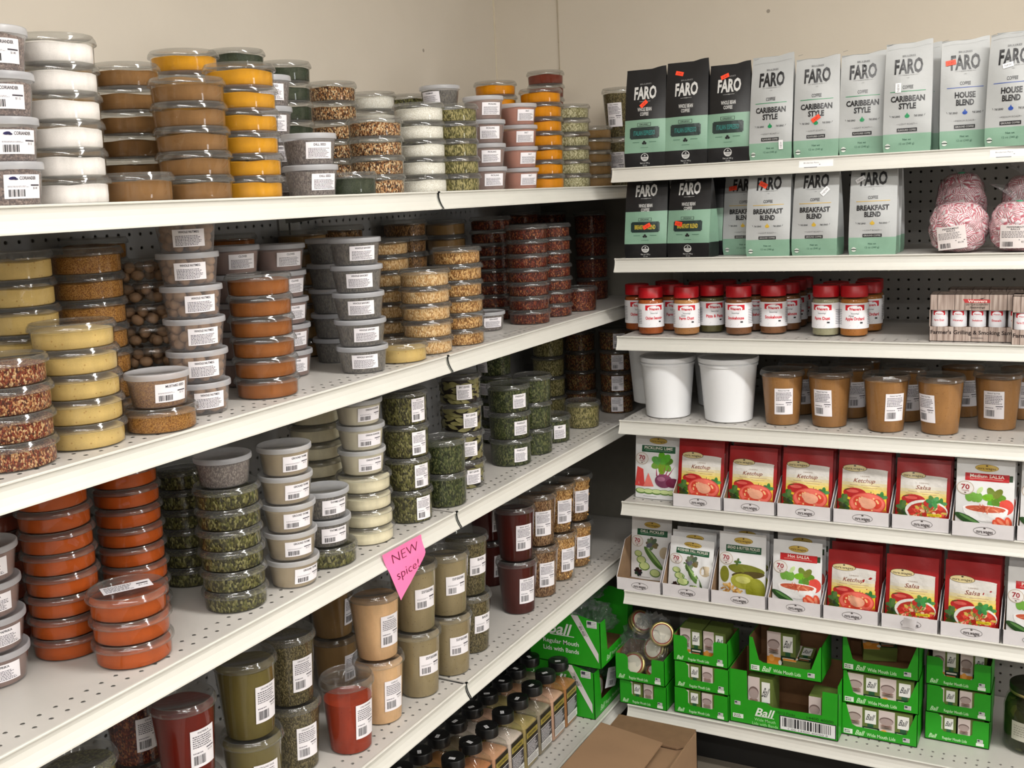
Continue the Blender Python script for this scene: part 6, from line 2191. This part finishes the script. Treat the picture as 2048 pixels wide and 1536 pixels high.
def square_shell(levels, cap0=True, cap1=False):
    m = MB()
    rings = [[(x, y, z) for x, y in rounded_square(s, r)] for s, r, z in levels]
    n = len(rings[0])
    vs = [p for r in rings for p in r]
    fs = [(j * n + i, j * n + (i + 1) % n, (j + 1) * n + (i + 1) % n, (j + 1) * n + i) for j in range(len(rings) - 1) for i in range(n)]
    if cap0:
        fs.append(tuple(range(n))[::-1])
    if cap1:
        fs.append(tuple((len(rings) - 1) * n + i for i in range(n)))
    m.add(vs, fs, True)
    return m


def shaker_jar(x, y, col, label, seed):
    t = thing('square_spice_jar', label, 'jar', (x, y, z5), 0, 'square spice jars with black caps')
    a = 0.0365
    ob('jar', cached(('sqj',), lambda: square_shell([(a - 0.003, 0.006, 0), (a, 0.008, 0.004), (a, 0.008, 0.118), (a - 0.002, 0.010, 0.130), (a - 0.011, 0.020, 0.143), (0.0245, 0.0244, 0.148), (0.0245, 0.0244, 0.158)]).mesh('jar', 'clear_plastic', sharp=40)), t)
    ob('seasoning', cached(('sqf', col), lambda: square_shell([(a - 0.004, 0.006, 0.002), (a - 0.0018, 0.008, 0.005), (a - 0.0018, 0.008, 0.112), (a - 0.006, 0.010, 0.116)], True, True).mesh('seasoning', 'f_' + col, sharp=40)), t)

    def cap():
        m = MB()
        m.lathe([(0.0262, 0.1545), (0.0272, 0.1555), (0.0272, 0.1765), (0.0262, 0.1785), (0.0235, 0.1792), (0.002, 0.1796)], 36, cap1=True)
        return m.mesh('cap', 'cap_black', sharp=40)

    def hinge():
        m = MB()
        m.box(-0.020, -0.0006, 0.1790, 0.020, 0.0006, 0.1800)
        m.box(0.0240, -0.007, 0.1600, 0.0282, 0.007, 0.1700)
        return m.mesh('flap_line', 'cap_black')
    c = ob('cap', cached(('sqc',), cap), t, rot=(0, 0, seed * 0.7))
    ob('flap_line', cached(('sqh',), hinge), c)

    def tagm():
        p = Print()
        p.rect(-0.0075, -0.0045, 0.0075, 0.0045, (214, 214, 216), 0)
        p.text('3.49', 0, 0, 0.0045, (120, 120, 124), 1)
        return p.mesh('price_sticker', lambda u, v, o: (u, v, 0.1799 + o))
    ob('price_sticker', cached(('sqt',), tagm), t, (0.004, -0.010, 0), (0, 0, R_(30 + seed * 23)))

    def lab():
        p = Print()
        w, h = 0.060, 0.098
        p.rect(-w / 2, 0, w / 2, h, (222, 220, 216), 0)
        p.rect(-w / 2, h * 0.62, w / 2, h, (38, 32, 20), 1)
        p.rect(-w / 2, h * 0.72, w / 2, h * 0.88, (150, 134, 62), 2)
        p.text('SEASONING', 0, h * 0.80, 0.0062, (50, 42, 20), 3, width=0.044, bold=0.02)
        p.rect(-w / 2, h * 0.22, w / 2, h * 0.60, (58, 54, 58), 1)
        rng = random.Random(6)
        p.lines(-w * 0.46, w * 0.46, h * 0.24, h * 0.58, 9, (206, 202, 204), 2, rng, 0.6, 0.005)
        p.lines(-w * 0.46, w * 0.46, h * 0.03, h * 0.19, 4, (110, 106, 110), 1, rng, 0.5, 0.004)
        return p.mesh('side_label', lambda u, v, o: (a + 0.0002 + o, u, 0.014 + v))
    ob('side_label', cached(('sql',), lab), t)
    return t


JC = ['j_amber', 'j_pink', 'j_grey', 'j_olive', 'j_white', 'j_peach', 'j_orange', 'j_dust', 'j_olive', 'j_pink']
JW = {'j_amber': 'amber', 'j_pink': 'pinkish', 'j_grey': 'grey', 'j_olive': 'olive yellow', 'j_white': 'whitish', 'j_peach': 'peach', 'j_orange': 'orange', 'j_dust': 'dusty brown'}
for r_, (xr_, wrd) in enumerate(((-0.0815, 'front'), (-0.1655, 'second'))):
    for i in range(10):
        y = -0.1135 - 0.0786 * i - 0.006 * r_
        c = JC[i] if r_ == 0 else JC[(i * 3 + 2) % 10]
        shaker_jar(xr_, y, c, f'black capped square jar of {JW[c]} seasoning, {ORD[i] if i < 8 else ("ninth", "tenth")[i - 8]} from the green boxes, {wrd} row', i + r_ * 5)

# green lid boxes at the corner end of the bottom shelf: open front to +x, printed side to the aisle
GX = [(0.004, -0.072, z5, 0.150, 'lower'), (0.028, -0.074, z5 + 0.1520, 0.146, 'upper')]


def side_print(w, h):
    p = Print()
    W = (226, 230, 224)
    p.text('Ball', -w * 0.56, h * 0.68, h * 0.22, W, 1, width=w * 0.30, bold=0.02, shear=0.35)
    p.rect(-w * 0.70, h * 0.545, -w * 0.36, h * 0.56, W, 1)
    p.text('Regular Mouth', -w * 0.55, h * 0.42, h * 0.085, W, 1, width=w * 0.50, bold=0.01)
    p.text('Lids with Bands', -w * 0.55, h * 0.27, h * 0.085, W, 1, width=w * 0.50, bold=0.01)
    p.poly([(-w * 0.40, h * 0.995), (-w * 0.30, h * 0.995), (-w * 0.03, h * 0.30), (-w * 0.03, h * 0.12)], (214, 208, 208), 2)
    an = math.atan2(-h * 0.78, w * 0.30)
    p.text('THE RIGHT CHOICE', -w * 0.225, h * 0.74, h * 0.034, (70, 60, 60), 3, width=h * 0.30, rot=an)
    p.text('BPA FREE', -w * 0.245, h * 0.70, h * 0.045, (50, 44, 44), 3, width=h * 0.20, rot=an, bold=0.02)
    flag(p, -w * 0.11, h * 0.86, w * 0.11, 3)
    return p


for gx, gy, gz, gh, wd in GX:
    L_, D_, k = 0.235, 0.215, 0.0016
    t = thing('lid_carton', f'green regular mouth lids carton, {wd} of two at the corner end of the jar shelf', 'box', (gx, gy, gz), 0, 'green cartons beside the jars')
    m = MB()
    m.prism([(-D_, 0), (0, 0), (0, gh * 0.90), (-D_ * 0.30, gh), (-D_, gh)], 0, k, 'xz')
    m.prism([(-D_, 0), (0, 0), (0, gh * 0.90), (-D_ * 0.30, gh), (-D_, gh)], L_ - k, L_, 'xz')
    m.box(-D_, 0, 0, -D_ + k, L_, gh)
    m.box(-D_, 0, 0, 0, L_, k)
    m.prism([(0, 0), (L_, 0), (L_, gh * 0.9), (L_ * 0.84, gh * 0.88), (L_ * 0.80, gh * 0.26), (L_ * 0.20, gh * 0.26), (L_ * 0.15, gh * 0.9), (0, gh * 0.90)], -k, 0, 'yz')
    m.mi = 1
    m.box(-D_ + k, k, k, -k, L_ - k, k + 0.0005)
    ob('carton', m.mesh('carton', 'box_green', 'box_kraft'), t)
    ob('side_print', side_print(D_, gh).mesh('side_print', flat_front()), t)
    p = Print()
    p.text('Ball', L_ * 0.22, gh * 0.12, gh * 0.10, (170, 220, 160), 1, width=L_ * 0.11, bold=0.02, shear=0.35)
    p.text('Regular Mouth Lids', L_ * 0.54, gh * 0.12, gh * 0.065, (170, 220, 160), 1, width=L_ * 0.45, bold=0.01)
    ob('front_print', p.mesh('front_print', lambda u, v, o: (o, u, v)), t)
    crumpled('lid_bag', f'clear plastic bag of jar lids inside the {wd} green carton', (gx - 0.085, gy + 0.115, gz + gh * 0.5), (0.062, 0.085, gh * 0.40), 11 + len(wd))
canning_lid((0.004 - 0.03, 0.020, z5 + 0.052), (0, R_(86), 0), 'brass jar lid standing in the lower green carton')
q = Print()
q.rect(-0.030, 0, 0.030, 0.058, (222, 220, 224), 0, 3, 3)
q.text('LIDS', 0, 0.050, 0.0045, (60, 58, 62), 1)
q.lines(-0.026, 0.026, 0.024, 0.044, 5, (110, 108, 112), 1, random.Random(2), 0.5, 0.004)
q.barcode(-0.024, 0.006, 0.008, 0.020, 1, 16, random.Random(2))
tag(ob('paper_tag', q.mesh('paper_tag', lambda u, v, o: (o + 0.004 * math.sin(60 * u), u, v)), None, (0.0065, 0.030, z5 + 0.052), (R_(-14), R_(6), 0)), 'white printed paper tag on the bag in the lower green carton', 'label')
crumpled('plastic_bag', 'loose clear plastic bag bunched above the upper green carton', (-0.075, 0.085, z5 + 0.322), (0.055, 0.070, 0.022), 21)

# ------------------------------------------------------------------ cardboard box on the floor in the corner
plain('cardboard', (142, 112, 84), 0.75, var=0.06, vscale=12)
plain('cardboard_dark', (120, 92, 66), 0.8, var=0.06)
bx0, bx1, by0, by1, bh = 0.076, 0.296, -0.52, -0.080, 0.158
t = thing('cardboard_box', 'brown cardboard box with open flaps on the floor in the shelf corner', 'box', ((bx0 + bx1) / 2, (by0 + by1) / 2, 0))
w, d = bx1 - bx0, by1 - by0
k = 0.004
m = MB()
m.box(-w / 2, -d / 2, 0, w / 2, -d / 2 + k, bh)
m.box(-w / 2, d / 2 - k, 0, w / 2, d / 2, bh)
m.box(-w / 2, -d / 2, 0, -w / 2 + k, d / 2, bh)
m.box(w / 2 - k, -d / 2, 0, w / 2, d / 2, bh)
m.box(-w / 2, -d / 2, 0, w / 2, d / 2, k)
ob('carton', m.mesh('carton', 'cardboard'), t)
m = MB()
m.prism([(-w / 2 + 0.002, 0), (w / 2 - 0.002, 0), (w / 2 - 0.004, -0.085), (w / 2 - 0.020, -0.100), (-w / 2 + 0.01, -0.100)], 0, k, 'xy')
ob('back_flap', m.mesh('back_flap', 'cardboard_dark'), t, (0, d / 2, bh + 0.001), (R_(3), 0, 0))
m = MB()
m.prism([(0, -d / 2), (0.175, -d / 2), (0.175, d / 2 - 0.115), (0.0, d / 2 - 0.100)], 0, k, 'xy')
ob('side_flap', m.mesh('side_flap', 'cardboard'), t, (-w / 2 - 0.006, 0, bh + 0.024), (0, R_(4), 0))
m = MB()
m.prism([(-w / 2 + 0.03, -0.002), (w / 2 - 0.004, -0.002), (w / 2 - 0.004, -d * 0.55), (-w / 2 + 0.03, -d * 0.55)], 0, k, 'xy')
ob('inner_flap', m.mesh('inner_flap', 'cardboard'), t, (0, d / 2 - 0.06, bh - 0.012), (0, 0, 0))
p = Print()
p.text('3D', 0.030, -0.128, 0.012, (70, 48, 34), 0, width=0.034, bold=0.02)
ob('print', p.mesh('print', lambda u, v, o: (u, v, bh - 0.0075 + o)), t, (0, d / 2 - 0.0, 0))

# ------------------------------------------------------------------ pink sign and shelf tags
_m4 = plain('neon_paper', (255, 118, 170), 0.6)
PA, PB = hit(765, 1110, 0, 0.004), hit(843, 1075, 0, 0.004)
ys0, ys1 = PA[1], PB[1]
ws = ys1 - ys0
t = thing('paper_sign', 'neon pink handwritten paper sign reading new spice on the shelf lip', 'sign', (0.0025, (ys0 + ys1) / 2, SZ['L3'] - 0.004))


def SF(u, v, o=0.0):
    """hangs down the lip, then folds out and swings below it"""
    if v > -0.030:
        x = 0.0010 + 0.0070 * (-v / 0.030) ** 2
    else:
        x = 0.0080 + (-v - 0.030) * (0.10 + 0.35 * (0.5 - u / ws))
    return (x + o, u, v)


H1 = 0.072
m = MB()


def sheet(a, b):
    q = max(0.0, (b - 0.52) / 0.48)
    u0, u1 = -ws / 2 + 0.006 * min(1, b * 2), ws / 2 * (1 - 1.15 * q ** 1.3)
    return SF(u0 + (u1 - u0) * a, -H1 * b - 0.014 * (1 - a) * q)


m.grid(sheet, 8, 14)
ob('paper', m.mesh('paper', 'neon_paper'), t)
p = Print()
p.text('NEW', 0.004, -0.016, 0.0170, (96, 24, 62), 1, width=ws * 0.66, bold=-0.02, shear=0.1)
p.text('spice!', -0.004, -0.046, 0.0150, (96, 24, 62), 1, width=ws * 0.60, bold=-0.012, shear=0.2)
ob('handwriting', p.mesh('handwriting', lambda u, v, o: SF(u, v, o + 0.0006)), t)

for pl, lb in ((1598, 'white shelf price tag under the Caribbean style coffee bags'), (1980, 'white shelf price tag under the house blend coffee bags')):
    x0 = xat(pl, 0.0, SZ['R1'] - 0.01)
    q = Print()
    W, H = 0.078, 0.024
    q.rect(0, 0, W, H, (240, 238, 238), 0, 2, 4)
    q.text('Bruleries Faro', 0.028, H * 0.78, 0.0028, (70, 70, 72), 1, width=0.034)
    q.rect(0.012, H * 0.30, 0.042, H * 0.38, (60, 60, 62), 1)
    q.rect(0.018, H * 0.16, 0.036, H * 0.20, (130, 130, 132), 1)
    q.rect(0.046, H * 0.55, 0.049, H * 0.62, (130, 130, 132), 1)

    def on_lip(u, v, o):
        s = 1 - v / 0.024
        y = -(-0.0012 + 0.0070 * s ** 2)
        return (u, y - o - 0.0004, v)
    tag(ob('price_tag', q.mesh('price_tag', on_lip), None, (x0, 0, SZ['R1'] - 0.0300)), lb, 'price tag', 'shelf price tags')
